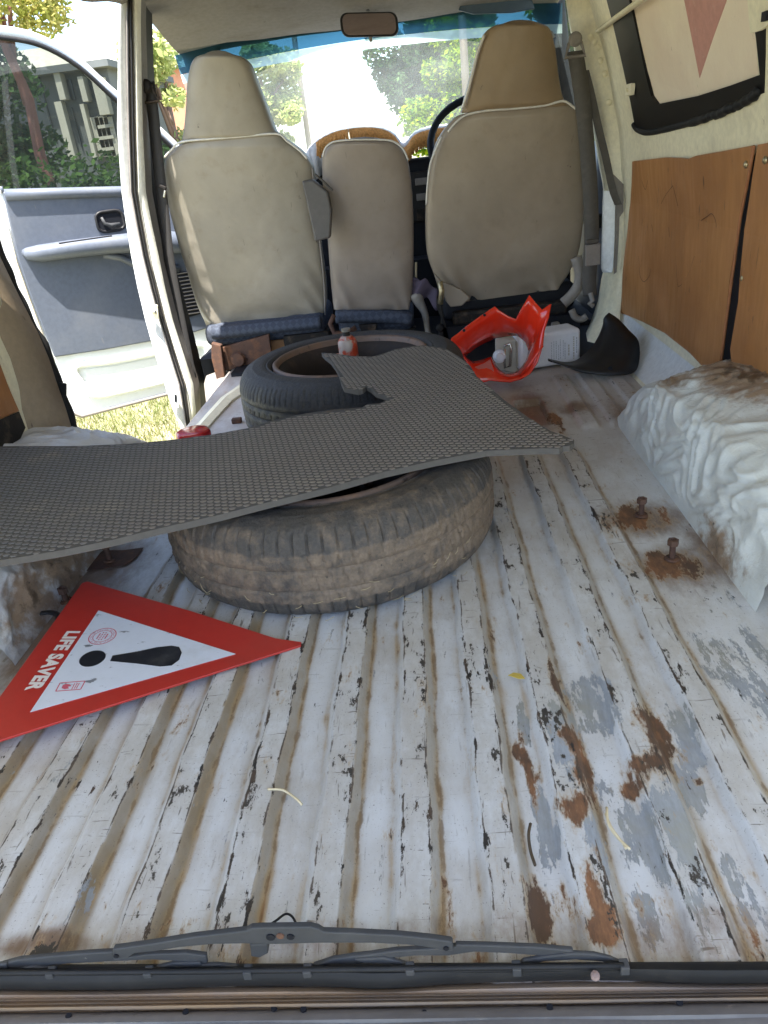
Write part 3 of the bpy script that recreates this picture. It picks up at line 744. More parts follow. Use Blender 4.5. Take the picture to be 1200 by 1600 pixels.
# tailgate held open above (shades the load bed)
TG = thing('tailgate', (-.13, .3, 1.25), 'open white tailgate raised over the rear opening', 'tailgate')
mb = MB(); mb.prism([(-.86, .34, 1.25), (.60, .34, 1.25), (.56, -.62, 1.42), (-.82, -.62, 1.42)], (0, .02, .05)); mb.build('panel', m_body, TG)
mb = MB(); mb.tube([(-.84, .30, 1.235), (.58, .30, 1.235)], .014, 8); mb.build('seal', m_rubber, TG)

# ---- plywood trim on the right wall
def wall_panel(pix, off, th, name, mat, parent, bow=0.0, bevel=.0015):
    pts = [pxw(u, v, -off) for u, v in pix]
    bm = bmesh.new(); vs = [bm.verts.new(p) for p in pts]; bm.faces.new(vs)
    for z in np.arange(-.05, 1.2, .03): 
        bmesh.ops.bisect_plane(bm, geom=bm.verts[:]+bm.edges[:]+bm.faces[:], plane_co=(0, 0, z), plane_no=(0, 0, 1))
    for y in np.arange(.4, 3, .06):
        bmesh.ops.bisect_plane(bm, geom=bm.verts[:]+bm.edges[:]+bm.faces[:], plane_co=(0, y, 0), plane_no=(0, 1, 0))
    for v_ in bm.verts:
        v_.co.x = wallx(v_.co.z)-off-bow*(v_.co.z-.35)*(v_.co.z-.35)*0-.004*mnoise.noise(Vector((v_.co.y*6, v_.co.z*6, bow)))-bow*math.sin(v_.co.z*6)
    m = MB(); bm.verts.index_update(); m.add([v_.co.copy() for v_ in bm.verts], [[q.index for q in f.verts] for f in bm.faces]); bm.free()
    o = m.build(name, mat, parent, smooth=False)
    md = o.modifiers.new('s', 'SOLIDIFY'); md.thickness = th; md.offset = 0
    return o
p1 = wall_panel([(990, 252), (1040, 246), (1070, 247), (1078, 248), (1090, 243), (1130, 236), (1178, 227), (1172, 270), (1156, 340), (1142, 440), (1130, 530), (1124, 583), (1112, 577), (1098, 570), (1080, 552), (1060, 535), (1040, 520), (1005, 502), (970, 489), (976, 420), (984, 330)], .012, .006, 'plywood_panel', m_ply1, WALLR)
p1['label'] = 'larger plywood trim panel covered in scuffs and scribbles'
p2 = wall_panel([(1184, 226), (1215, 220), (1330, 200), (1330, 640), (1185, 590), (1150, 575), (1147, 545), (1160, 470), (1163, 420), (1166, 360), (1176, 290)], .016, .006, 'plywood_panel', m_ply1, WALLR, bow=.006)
p2['label'] = 'plywood trim panel beyond the dark gap, at the frame edge'
mb = MB(); mb.tube([pxw(u, v, -.017) for u, v in ((1178, 228), (1171, 270), (1157, 340), (1143, 440), (1131, 530), (1125, 580))], .0035, 6); mb.build('panel_edge', m_plyedge, WALLR, smooth=True)
mb = MB(); mb.prism([pxw(u, v, -.004) for u, v in ((1168, 270), (1184, 236), (1184, 300), (1176, 420), (1160, 545), (1160, 590), (1118, 590), (1134, 440))], (-.003, 0, 0)); mb.build('gap_backing', m_dark, WALLR)
def screw(u, v, off, par, r=.0075):
    c = pxw(u, v, -off); m = MB()
    m.lathe([(r, 0), (r, -.002), (r*.55, -.0045), (0, -.005)], c, 12, 'x'); m.build('screw', m_brassy, par, smooth=True)
m_brassy = worn('aged_zinc', (.45, .38, .24), .4, .8, layers=[((.15, .12, .08), 40, .5, .7, (1, 1, 1), .7)])
screw(1166, 257, .016, p1); screw(1196, 250, .021, p2); screw(1161, 435, .021, p2)
# scribbled marks on the panel
def mark(pts, par, w=.0009, off=.0158):
    m = MB(); m.tube(spline([pxw(u, v, -off) for u, v in pts], 6), w, 4, flat=.4, up=(1, 0, 0)); m.build('pen_mark', m_inkbrown, par)
m_inkbrown = worn('brown_ink', (.09, .04, .02), .7)
for q in [[(1033, 318), (1040, 305), (1051, 290)], [(1051, 290), (1055, 304), (1059, 322)], [(998, 400), (1000, 430), (1006, 440), (1014, 432), (1017, 420)], [(1056, 400), (1058, 440), (1062, 447), (1075, 430), (1085, 400)],
          [(1095, 345), (1105, 338), (1112, 334), (1118, 345), (1120, 365)], [(1002, 280), (1008, 296), (1012, 282)], [(1018, 350), (1020, 362)], [(1045, 355), (1046, 370)]]: mark(q, p1)

# ---- window with cream paper and pink triangle
wp = thing('window', pxw(1100, 170), 'side window blanked with cream paper showing a pink pointed triangle', 'window')
def ring(pix_o, pix_i, off, th, name, mat, par, smooth=False):
    a = [pxw(u, v, off) for u, v in pix_o]; c = [pxw(u, v, off) for u, v in pix_i]; n_ = len(a); m = MB()
    e = Vector((th, 0, 0))
    P_ = [a, c, [q+e for q in c], [q+e for q in a]]
    m.grid(P_, closed_u=True, closed_v=True); return m.build(name, mat, par, smooth)
fo = [(940, -30), (958, 40), (972, 100), (985, 160), (993, 205), (1012, 208), (1090, 192), (1150, 165), (1194, 145), (1196, 80), (1196, 0), (1190, -40), (1060, -50)]
fi = [(975, -30), (988, 20), (998, 65), (1008, 115), (1017, 150), (1026, 163), (1090, 150), (1140, 134), (1187, 117), (1181, 60), (1172, 0), (1168, -40), (1060, -42)]
m_jet = worn('window_black_paint', (.006, .006, .007), .4, spec=.15, layers=[((.03, .025, .025), 8, .55, .85, (1, 1, 1), .4)])
ring(fo, fi, -.003, .012, 'frame', m_jet, wp)
mb = MB(); mb.prism([pxw(u, v, .006) for u, v in ((970, -45), (985, 20), (1008, 120), (1022, 165), (1090, 152), (1195, 118), (1195, -45))], (.003, 0, 0)); 
g = NG('cream_window_paper'); c = g.mix(g.ramp(g.noise(6, 6, .6), .3, .7), (.80, .69, .54), (.74, .61, .48)); c = g.mix(g.ramp(g.noise(45, 6, .7, vec=g.vec((1, 1, .5))), .66, .70, True, 0, .6), c, (.32, .24, .17)); m_paper = g.surf(g.bsdf(c, .55, 0, g.bump(g.noise(9, 4, .6), .4, .01)))
mb.build('pane', m_paper, wp)
m_pink = worn('pink_triangle_print', (.50, .25, .21), .6, layers=[((.6, .42, .35), 30, .6, .7, (1, 1, .6), .4)])
mb = MB(); mb.prism([pxw(u, v, .0035) for u, v in ((1060, -45), (1093, 122), (1150, -45))], (.002, 0, 0)); mb.build('triangle_print', m_pink, wp)
mb = MB(); q = spline([pxw(u, v, -.004+.003*math.sin(i*2.2)) for i, (u, v) in enumerate(((990, 194), (997, 203), (1012, 207), (1040, 202), (1070, 194), (1098, 186), (1112, 180), (1124, 178), (1138, 170), (1150, 166), (1165, 158), (1180, 148), (1186, 138)))], 5)
mb.tube(q, [.008+.003*abs(math.sin(i*.9))*(1 if i > 20 else .2) for i in range(len(q))], 8); mb.build('hanging_seal', m_rubber, wp, smooth=True)
mb = MB(); mb.tube([pxw(935, 48, -.02), pxw(960, 30, -.03), pxw(1010, -6, -.03), pxw(1060, -40, -.03)], .011, 8, flat=.6); o = mb.build('grab_bar', m_cream, None, smooth=True); tag(o, 'cream diagonal bar across the papered window top', 'bar')
mb = MB(); c = pxw(985, 140, -.012); mb.box(c, (.014, .05, .03), ry=.1); mb.lathe([(.006, 0), (.006, -.004), (0, -.005)], c+Vector((-.008, 0, 0)), 10, 'x'); o = mb.build('catch_bracket', m_cream, None, bevel=.003); tag(o, 'small cream catch bracket on pillar beside the papered window', 'bracket')
br = thing('window_catch', pxw(1188, 25, -.02), 'bent cream catch plate at the far upper corner of the papered window', 'bracket')
mb = MB(); mb.prism([pxw(u, v, -.03) for u, v in ((1166, -20), (1172, 52), (1186, 48), (1202, 38), (1230, 20), (1230, -30))], (.006, 0, 0)); mb.build('plate', m_cream, br)
mb = MB(); mb.box(pxw(1197, 25, -.036), (.008, .02, .014)); mb.build('slot', m_dark, br)

# ---- right door pillar
def loft(rows, mat, name, parent=None, close=False, **k):
    m = MB(); m.grid([[Vector(p) for p in r] for r in rows], closed_v=close); return m.build(name, mat, parent, smooth=True, **k)
PR = thing('pillar', (.66, 2.85, 0), 'cream door pillar beside the plywood panel', 'pillar', kind='structure')
rows = []
for v, a, bq, ya in ((-20, 884, 962, 2.84), (40, 893, 968, 2.84), (100, 905, 976, 2.84), (150, 918, 984, 2.84), (200, 930, 992, 2.84), (250, 938, 990, 2.84), (290, 945, 988, 2.84), (350, 950, 982, 2.84), (400, 950, 978, 2.84), (440, 944, 974, 2.84), (480, 938, 970, 2.82), (510, 928, 968, 2.74), (540, 916, 966, 2.66), (565, 908, 968, 2.60)):
    pa = px(a, v, y=ya); pb = px(bq, v, y=ya-.10)
    rows.append([pa+Vector((.02, .12, 0)), pa, pa.lerp(pb, .33)+Vector((0, -.006, 0)), pa.lerp(pb, .66)+Vector((0, -.004, 0)), pb])
loft(rows, m_cream, 'pillar_skin', PR, solid=.004)
# inner grey belt cover strip and dirty slot beside it
mb = MB(); rows = []
for v, a, bq in ((298, 944, 961), (330, 943, 961), (380, 942, 960), (420, 941, 958), (426, 943, 956)):
    pa, pb = px(a, v, y=2.80), px(bq, v, y=2.775); rows.append([pa+Vector((0, .02, 0)), pa, pb, pb+Vector((0, .03, 0))])
mb.grid(rows); mb.build('belt_cover', m_white, PR)
mb = MB(); mb.prism([px(u, v, y=2.755) for u, v in ((962, 300), (968, 330), (966, 380), (963, 425), (959, 428), (961, 360))], (0, -.004, 0)); mb.build('slot', m_trimgrey, PR)
mb = MB(); mb.prism([px(u, v, y=2.752) for u, v in ((958, 272), (974, 288), (974, 330), (964, 345), (962, 300))], (0, -.003, 0)); mb.build('dirt_patch', m_trimgrey, PR)
for (u, v) in ((928, 65), (933, 75), (922, 58), (960, 143), (952, 160), (945, 115), (938, 95)):
    c = px(u, v, y=2.775); mb = MB(); mb.lathe([(.010, 0), (.007, -.003), (0, -.004)], c, 8, 'y'); mb.build('paint_blister', m_cream, PR, smooth=True)

# ---- left door pillar (rear jamb of the front door)
PL = thing('pillar', (-.95, 2.7, -.16), 'sunlit white pillar between the sliding door opening and front door', 'pillar', kind='structure')
LV = [(-20, 189, 199, 207, 221, 229, 236), (33, 187, 197, 208, 220, 228, 238), (100, 184, 197, 210, 221, 230, 240), (200, 183, 199, 212, 223, 233, 247), (300, 190, 203, 215, 228, 238, 256), (350, 197, 212, 224, 237, 247, 262), (400, 205, 222, 233, 248, 257, 267), (450, 215, 234, 246, 258, 270, 284), (500, 227, 248, 258, 270, 283, 297), (550, 241, 263, 273, 286, 298, 310), (600, 257, 278, 290, 302, 312, 322), (640, 270, 286, 295, 306, 314, 322), (672, 284, 291, 298, 304, 310, 314)]
def strip(i, j, y0, y1, name, mat, bulge=0.0, **k):
    rows = []
    for r in LV:
        a, c = px(r[i], r[0], y=y0), px(r[j], r[0], y=y1)
        m_ = a.lerp(c, .5)+Vector((0, -bulge, 0)); rows.append([a, a.lerp(m_, .5)+Vector((0, -bulge*.4, 0)), m_, c.lerp(m_, .5)+Vector((0, -bulge*.4, 0)), c])
    return loft(rows, mat, name, PL, **k)
m_jamb = worn('chipped_white_jamb_paint', (.70, .69, .62), .4, layers=[((.3, .2, .12), 20, .62, .72, (1, 1, .4), .8), ((.05, .04, .035), 40, .66, .7, (1, 1, .3), .9)], bump=(60, .3, .002))
strip(1, 2, 2.68, 2.70, 'jamb', m_white, .004); strip(2, 3, 2.70, 2.71, 'door_seal', m_trimgrey, .016); strip(3, 4, 2.71, 2.72, 'inner_jamb', m_jamb, .012)
strip(4, 5, 2.73, 2.80, 'trim_strip', m_lining, .006); strip(5, 6, 2.82, 2.90, 'dark_trim', m_rubber, .01)
rows = [[px(r[1], r[0], y=2.68), px(r[1], r[0], y=2.68)+Vector((-.012, .05, 0))] for r in LV]; loft(rows, m_body, 'outer_edge', PL)
mb = MB()
for j in (0, 1):
    mb.tube([px(r[2]+ (r[3]-r[2])*(.3+.4*j), r[0], y=2.687) for r in LV], .0035, 5)
mb.build('seal_lip', m_rubber, PL, smooth=True)
st = MB(); c = px(240, 487, y=2.668); st.box(c, (.034, .006, .05), ry=.15); o = st.build('striker_plate', m_cream, PL, bevel=.003)
st = MB(); st.lathe([(.008, 0), (.008, -.006), (.004, -.008), (0, -.008)], c+Vector((.004, -.003, 0)), 12, 'y'); st.build('bolt', m_chrome, o, smooth=True)
st = MB(); c = px(274, 622, y=2.668); st.box(c, (.026, .005, .075), ry=.18); o = st.build('hinge_plate', m_white, PL, bevel=.008)
st = MB(); st.box(c+Vector((.002, -.004, 0)), (.008, .003, .028), ry=.2); st.build('slot', m_dark, o)
# sill under the pillar and seat riser edge
mb = MB(); A1 = [px(u, v, z=.008) for u, v in ((262, 706), (283, 690), (345, 621), (428, 564))]; B1 = [px(u, v, z=.008) for u, v in ((282, 708), (302, 692), (362, 625), (442, 570))]
mb.grid([[p+Vector((0, 0, -.16)) for p in A1], A1, [p.lerp(q, .5)+Vector((0, 0, .008)) for p, q in zip(A1, B1)], B1, [p+Vector((0, 0, -.02)) for p in B1]])
tag(mb.build('step_edge', m_cream), 'cream step edge along the floor beside the door pillar', 'step edge', kind='structure')
mb = MB(); mb.prism([px(318, 600, y=2.80), px(345, 590, y=2.80), px(385, 600, y=2.75), px(360, 625, y=2.72), px(322, 635, y=2.72)], (0, .05, .02)); o = mb.build('bracket_plate', m_trimgrey, bevel=.004); tag(o, 'dull flat plate by the foot of the passenger seat', 'bracket')
# sliding door rear pillar (left)
PC = thing('pillar', (-.95, 1.8, 0), 'cream pillar with black seal behind the sliding door opening', 'pillar', kind='structure')
rows = []
for v, a, bq in ((330, -80, -38), (400, -60, -2), (450, -42, 22), (520, -10, 58), (560, 0, 75), (600, 14, 88), (640, 32, 102), (680, 46, 114), (720, 60, 128)):
    pa, pb = px(a, v, y=1.66), px(bq, v, y=1.80)
    rows.append([pa+Vector((-.03, -.02, 0)), pa, pa.lerp(pb, .5)+Vector((.006, 0, 0)), pb, pb+Vector((-.05, .03, 0))])
rows = [r[::1] for r in rows]
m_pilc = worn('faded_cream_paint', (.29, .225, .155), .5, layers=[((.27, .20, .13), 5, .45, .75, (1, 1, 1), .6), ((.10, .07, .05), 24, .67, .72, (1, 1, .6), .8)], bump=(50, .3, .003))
loft(rows, m_pilc, 'pillar_skin', PC, solid=.004)
mb = MB(); q = spline([px(u, v, y=1.83) for u, v in ((-28, 330), (-4, 395), (12, 435), (30, 470), (52, 515), (70, 548), (84, 590), (100, 630), (112, 665), (124, 700), (130, 720))], 4)
mb.tube([p+Vector((.004*nz(p, 9), 0, 0)) for p in q], [.015+.002*math.sin(i*1.1) for i in range(len(q))], 8); mb.build('door_seal', m_rubber, PC, smooth=True)
mb = MB(); c = px(91, 608, y=1.82); mb.box(c+Vector((.012, 0, 0)), (.018, .006, .03), ry=.3); mb.build('torn_flap', m_rubber, PC)
p3 = MB(); p3.prism([pxw(u, v, -.012, -1) for u, v in ((-120, 500), (-30, 520), (0, 568), (14, 606), (30, 642), (0, 655), (-120, 712))], (-.004, 0, 0)); p3 = p3.build('plywood_panel', m_ply1, WALLL); p3['label'] = 'brown plywood corner on the wall behind the sealed arch'
mb = MB(); mb.prism([pxw(u, v, -.016, -1) for u, v in ((-120, 714), (0, 656), (30, 643), (40, 668), (30, 690), (-120, 760))], (-.003, 0, 0)); mb.build('bare_panel', m_ironblack, WALLL)

# ================================================================== WINDSCREEN
WS = thing('windscreen', (-.13, 3.6, .66), 'dusty windscreen with a blue sun band along its top', 'windscreen')
def wsp(x, t):   # t 0 at the top edge, 1 at the cowl
    tt = (x+.13)/.70
    return Vector((x*(1+.12*t)+.0156*t, 3.33+.50*t-.10*tt*tt*(1-.3*t), 1.135-.43*t-.05*tt*tt*(1-t)))
def wsgrid(t0, t1, name, mat, off=0):
    P_ = [[wsp(-.84+1.42*j/28, t0+(t1-t0)*i/8)+Vector((0, off, 0)) for j in range(29)] for i in range(9)]
    m = MB(); m.grid(P_); return m.build(name, mat, WS, smooth=True)
wsgrid(0, 1, 'pane', m_wind); wsgrid(-.03, .115, 'tint_band', m_bluefilm, -.004); wsgrid(.117, .185, 'faded_band', m_palefilm, -.004)
mb = MB(); mb.tube([wsp(-.84+1.42*j/28, 1.0) for j in range(29)], .014, 6); mb.build('lower_seal', m_rubber, WS, smooth=True)
# rear view mirror
MR = thing('rear_view_mirror', px(578, 38, y=3.12), 'wide rear view mirror hanging below the blue sun band', 'mirror')
def rrect(w, h, r, n=5):
    out = []
    for cx, cy, a0 in ((w/2-r, h/2-r, 0), (-w/2+r, h/2-r, 90), (-w/2+r, -h/2+r, 180), (w/2-r, -h/2+r, 270)):
        for k in range(n+1): out.append((cx+r*math.cos(R_(a0+90*k/n)), cy+r*math.sin(R_(a0+90*k/n))))
    return out
mc = px(577, 38, y=3.12); rx_ = (px(622, 38, y=3.12)-px(532, 40, y=3.12)); uu = rx_.normalized(); wv_ = Vector((0, .16, 1)).normalized()
mw, mh = rx_.length, .075
def mp(a, c, d): return mc+uu*a+wv_*c+uu.cross(wv_)*(-d)
fr_ = uu.cross(wv_); fr_ = fr_ if fr_.y < 0 else -fr_
rr = rrect(mw, mh, .026)
mb = MB(); mb.grid([[mc+uu*a*s+wv_*c*s-fr_*d for a, c in rr] for s, d in ((.55, .03), (.9, .022), (1, .008), (1, 0), (.93, -.002), (.90, 0))], closed_v=True); mb.build('housing', m_black, MR, smooth=True)
mb = MB(); mb.add([mc+uu*a*.93+wv_*c*.88+fr_*.0012 for a, c in rr], [tuple(range(len(rr)))]); mb.build('mirror_face', m_mirror, MR, recalc=False)
mb = MB(); mb.tube([mc-fr_*.02+wv_*.02, mc-fr_*.03+wv_*.05+Vector((0, .03, 0)), px(572, 4, y=3.2)], [.007, .007, .010], 8); mb.build('stem', m_black, MR, smooth=True)
mb = MB(); mb.lathe([(.018, -.012), (.022, 0), (.015, .012), (0, .013)], px(574, 6, y=3.16), 14, 'y'); mb.build('mount', m_black, MR, smooth=True)
mb = MB(); mb.box(mc-wv_*.046+Vector((0, 0, 0)), (.011, .008, .016)); mb.build('dip_tab', m_trimgrey, MR, bevel=.003)
# sun visor
mb = MB(); q = [px(u, v, y=3.22) for u, v in ((716, 16), (722, 2), (745, -8), (800, -10), (832, 0), (836, 14), (800, 20), (740, 22))]
m_visor = worn('smoked_blue_visor', (.03, .06, .10), .4)
mb.prism(q, (0, .012, 0)); o = mb.build('sun_visor', m_visor, bevel=.004); tag(o, 'dark sun visor folded up above the driver seat', 'sun visor')

# ================================================================== DASHBOARD
DB = thing('dashboard', (-.13, 3.55, 0), 'dark dashboard half hidden behind the seats', 'dashboard')
mb = MB(); mb.box((-.13, 3.66, .34), (1.40, .30, .62)); mb.build('body', m_dark, DB, bevel=.04, seg=3)
mb = MB(); mb.box((.06, 3.50, .50), (.20, .03, .20)); o = mb.build('centre_panel', m_black, DB, bevel=.01)
for zc in (.56, .50): 
    mb = MB(); mb.box((.06, 3.478, zc), (.11, .012, .028)); mb.build('air_vent', m_trimgrey, o, bevel=.003)
mb = MB(); mb.box((.06, 3.478, .43), (.12, .012, .05)); mb.build('radio', m_ironblack, o, bevel=.003)
DC = thing('dash_cover', (-.2, 3.55, .7), 'quilted grey dash mat edged with orange fringe', 'dash cover')
edge_px = [(476, 275), (480, 250), (488, 236), (505, 222), (530, 211), (565, 206), (595, 208), (615, 218), (628, 236), (636, 234), (648, 218), (668, 210), (700, 205)]
ed = spline([px(u, v-3, y=3.47) for u, v in edge_px], 6)
back = [Vector((p.x*1.02, 3.80, max(p.z, .72)+.015)) for p in ed]
mid = [p.lerp(q_, .4)+Vector((0, 0, .006+.004*math.sin(i*2.1))) for i, (p, q_) in enumerate(zip(ed, back))]
mb = MB(); mb.grid([ed, [p.lerp(m_, .35)+Vector((0, -.006, .014)) for p, m_ in zip(ed, mid)], mid, back]); mb.build('cover', m_carpet, DC, smooth=True, solid=.008)
mb = MB(); dr = ed[:26]; mb.grid([[p+Vector((0, -.004, .004)) for p in dr], [p+Vector((.002, -.016+.004*math.sin(i_*1.3), -.05)) for i_, p in enumerate(dr)], [p+Vector((.004, -.010+.006*math.sin(i_*1.3), -.115)) for i_, p in enumerate(dr)]]); mb.build('cover_drop', m_carpet, DC, smooth=True, solid=.006)
mb = MB()
for i in range(15, len(ed)-1):
    for k in range(4):
        p = ed[i].lerp(ed[i+1], (k+random.random()*.6)/3)+Vector((0, -.014, .008)); L = .060*random.uniform(.8, 1.1)
        mb.tube([p, p+Vector((random.uniform(-.003, .003), -.006, -L*.5)), p+Vector((random.uniform(-.006, .006), -.004, -L))], [.0035, .0042, .0028], 5)
mb.build('fringe', m_fringe, DC, smooth=True)
SWc = Vector((.29, 3.20, .685)); SW = thing('steering_wheel', SWc, 'dark steering wheel rim peeking from behind the driver seat', 'steering wheel')
ax = Vector((0, -.75, .66)).normalized(); e1 = Vector((1, 0, 0)); e2 = ax.cross(e1)
mb = MB(); mb.tube([SWc+e1*.215*math.cos(2*math.pi*k/40)+e2*.215*math.sin(2*math.pi*k/40) for k in range(40)], .014, 8, closed=True); mb.build('rim', m_dark, SW, smooth=True)
mb = MB(); mb.tube([SWc+e1*-.19, SWc-ax*.03, SWc+e1*.19], .014, 6); mb.tube([SWc-e2*.19, SWc-ax*.03], .014, 6); mb.build('spoke', m_dark, SW)
mb = MB(); mb.tube([SWc-ax*.03, SWc-ax*.32], .03, 8); mb.build('column', m_dark, SW)

# ================================================================== SEATS
def seat_shell(rows, name, mat, parent, depth=.11, y0=2.95, k=.22, n=56, expo=5.0, cap=(True, True), wr=0.0, dz=(0, 0)):
    """rows: (v, u_left, u_right) of the rear face, on the leaning plane y = y0 - k z"""
    pl = ((0, y0, 0), (0, 1, k)); R0 = []
    for q_ in rows:
        v, a, v2, c = q_ if len(q_) == 4 else (q_[0], q_[1], q_[0], q_[2])
        A, C_ = px(a, v, pl=pl), px(c, v2, pl=pl); R0.append((A, C_))
    A = spline([r[0] for r in R0], 5); C_ = spline([r[1] for r in R0], 5)
    P_ = []; m_ = len(A)
    for i, (a, c) in enumerate(zip(A, C_)):
        ctr = a.lerp(c, .5); hw = (c-a).length/2; dirx = (c-a).normalized()
        e = min(i, m_-1-i)/max(1, (m_-1)); tp = 1.0
        row = []
        dd = depth*(.55+.45*min(1, e*9))
        for q in range(n):
            an = 2*math.pi*q/n; cs, sn = math.cos(an), math.sin(an)
            xx = hw*math.copysign(abs(cs)**(2/expo), cs); yy = dd/2*math.copysign(abs(sn)**(2/expo), sn)
            p = ctr+dirx*xx+Vector((0, dd/2+yy, 0))
            if sn < 0: p.y -= .016*(1-(xx/hw)**2)*min(1, e*6)
            if wr:
                s = i/m_
                fold = mnoise.noise(Vector((p.x*26+p.z*10, p.z*5, 2)))*.045*max(0, (s-.62)/.38)**1.5+.006*max(0, 1-abs(mnoise.noise(Vector((p.x*6+p.z*9, p.z*3, 11))))*5)*max(0, (s-.35)/.65)+mnoise.noise(Vector((p.x*7, p.z*6, 5)))*.005
                p.y += fold*wr; 
            row.append(p)
        P_.append(row)
    m = MB(); 
    if cap[0]:
        cc = sum(P_[0], Vector())/n; m.grid([[cc.lerp(p, f)+Vector((0, 0, .012*(1-f*f))) for p in P_[0]] for f in (.02, .5, .85)]+[P_[0]], closed_v=True)
    m.grid(P_, closed_v=True)
    if cap[1]:
        cc = sum(P_[-1], Vector())/n; m.grid([P_[-1]]+[[cc.lerp(p, f) for p in P_[-1]] for f in (.85, .5, .02)], closed_v=True)
    return m.build(name, mat, parent, smooth=True)
def piping(rows, parent, y0, k, off=.003, r=.0035, name='piping', mat=None):
    pl = ((0, y0-off, 0), (0, 1, k)); m = MB(); m.tube(spline([px(u, v, pl=pl) for u, v in rows], 5), r, 6); return m.build(name, mat or m_pipe, parent, smooth=True)
# passenger seat (left)
S1 = thing('passenger_seat', (-.61, 2.9, 0), 'tall khaki vinyl seat nearest the open front door', 'seat', 'front seats')
seat_shell([(218, 300, 206, 432), (226, 277, 218, 446), (236, 264, 232, 466), (246, 255, 246, 479), (262, 252, 262, 487), (300, 256, 295, 490), (340, 263, 335, 494), (400, 280, 394, 501), (450, 296, 440, 507), (490, 308, 476, 508), (512, 318, 492, 504)], 'backrest', m_seatA, S1, y0=2.95, wr=1)
seat_shell([(84, 318, 362), (88, 304, 376), (100, 295, 388), (130, 289, 400), (165, 287, 414), (200, 284, 427), (216, 281, 210, 434), (222, 280, 214, 436)], 'headrest', m_seatA, S1, depth=.10, y0=2.945)
piping([(257, 246), (268, 234), (283, 222), (330, 217), (380, 213), (432, 209), (448, 220), (468, 235), (480, 248)], S1, 2.95, .22, off=.012)
piping([(488, 262), (493, 320), (500, 380), (506, 440), (508, 492)], S1, 2.95, .22, off=.002, r=.003, mat=m_trimgrey)
mb = MB(); mb.box((-.62, 3.06, .125), (.47, .36, .085)); mb.build('cushion', m_fabricblue, S1, bevel=.03, seg=4, smooth=True)
q = [px(u, v, y=2.86) for u, v in ((330, 510), (400, 502), (470, 495), (500, 492))]
mb = MB(); mb.tube(spline([p+Vector((0, 0, -.026)) for p in q], 5), .028, 10, flat=.9); mb.build('fabric_roll', m_fabricblue, S1, smooth=True)
mb = MB(); mb.prism([px(u, v, y=2.74) for u, v in ((471, 283), (488, 280), (512, 300), (518, 330), (516, 372), (492, 378), (484, 340))], (0, .04, 0)); mb.build('armrest_cover', m_armgrey, S1, bevel=.006)
mb = MB(); mb.tube([px(u, v, y=2.73) for u, v in ((492, 272), (506, 284), (520, 298))], .009, 6, flat=.4); mb.build('strap', m_belt, S1)
mb = MB(); mb.prism([px(u, v, y=2.80) for u, v in ((330, 536), (345, 540), (352, 598), (340, 600), (330, 560))], (.0, .03, 0)); mb.build('leg', m_rust, S1, bevel=.003)
mb = MB(); mb.prism([px(u, v, y=2.84) for u, v in ((340, 545), (420, 522), (425, 560), (352, 580))], (.0, .02, 0)); mb.lathe([(.03, 0), (.025, -.012), (0, -.014)], px(372, 562, y=2.83), 14, 'y'); mb.build('recliner_bracket', m_rust, S1, bevel=.003)
m_rag = worn('orange_brown_sheet', (.36, .19, .09), .8)
mb = MB(); mb.box((-.68, 2.98, .055), (.30, .16, .05), rz=.1); mb.build('base_board', m_rag, S1, bevel=.004)
mb = MB(); mb.box((-.46, 2.93, .06), (.18, .12, .085)); mb.build('slide_rail', m_ironblack, S1, bevel=.006)
# middle seat
S2 = thing('middle_seat', (-.18, 2.9, 0), 'small taupe seat back between the two tall seats', 'seat', 'front seats')
seat_shell([(220, 535, 606), (223, 517, 618), (232, 507, 628), (250, 502, 637), (290, 503, 643), (340, 508, 646), (420, 514, 646), (465, 518, 643), (484, 521, 639)], 'backrest', m_seatB, S2, depth=.09, y0=2.92, wr=.8)
piping([(504, 245), (508, 232), (518, 223), (535, 219.5), (570, 218), (606, 219), (620, 224), (630, 233), (638, 250)], S2, 2.92, .22, off=.006, r=.003)
q = [px(u, v, y=2.86) for u, v in ((524, 490), (560, 489), (610, 490), (643, 494))]
mb = MB(); mb.tube(spline([p+Vector((0, 0, -.012)) for p in q], 5), .027, 10, flat=.9); mb.build('fabric_roll', m_fabricblue, S2, smooth=True)
mb = MB(); mb.box((-.19, 3.06, .11), (.29, .36, .08)); mb.build('cushion', m_fabricblue, S2, bevel=.03, seg=4, smooth=True)
mb = MB(); mb.tube([px(522, 492, y=2.80), px(516, 506, y=2.79), px(522, 520, y=2.79), px(540, 522, y=2.79), px(556, 512, y=2.80)], .010, 6); mb.build('hinge_loop', m_rust, S2, smooth=True)
mb = MB(); mb.prism([px(u, v, y=2.84) for u, v in ((560, 508), (590, 506), (585, 522), (570, 530))], (0, .02, 0)); mb.box((-.19, 2.95, .03), (.30, .05, .09)); mb.build('frame', m_ironblack, S2, bevel=.003)
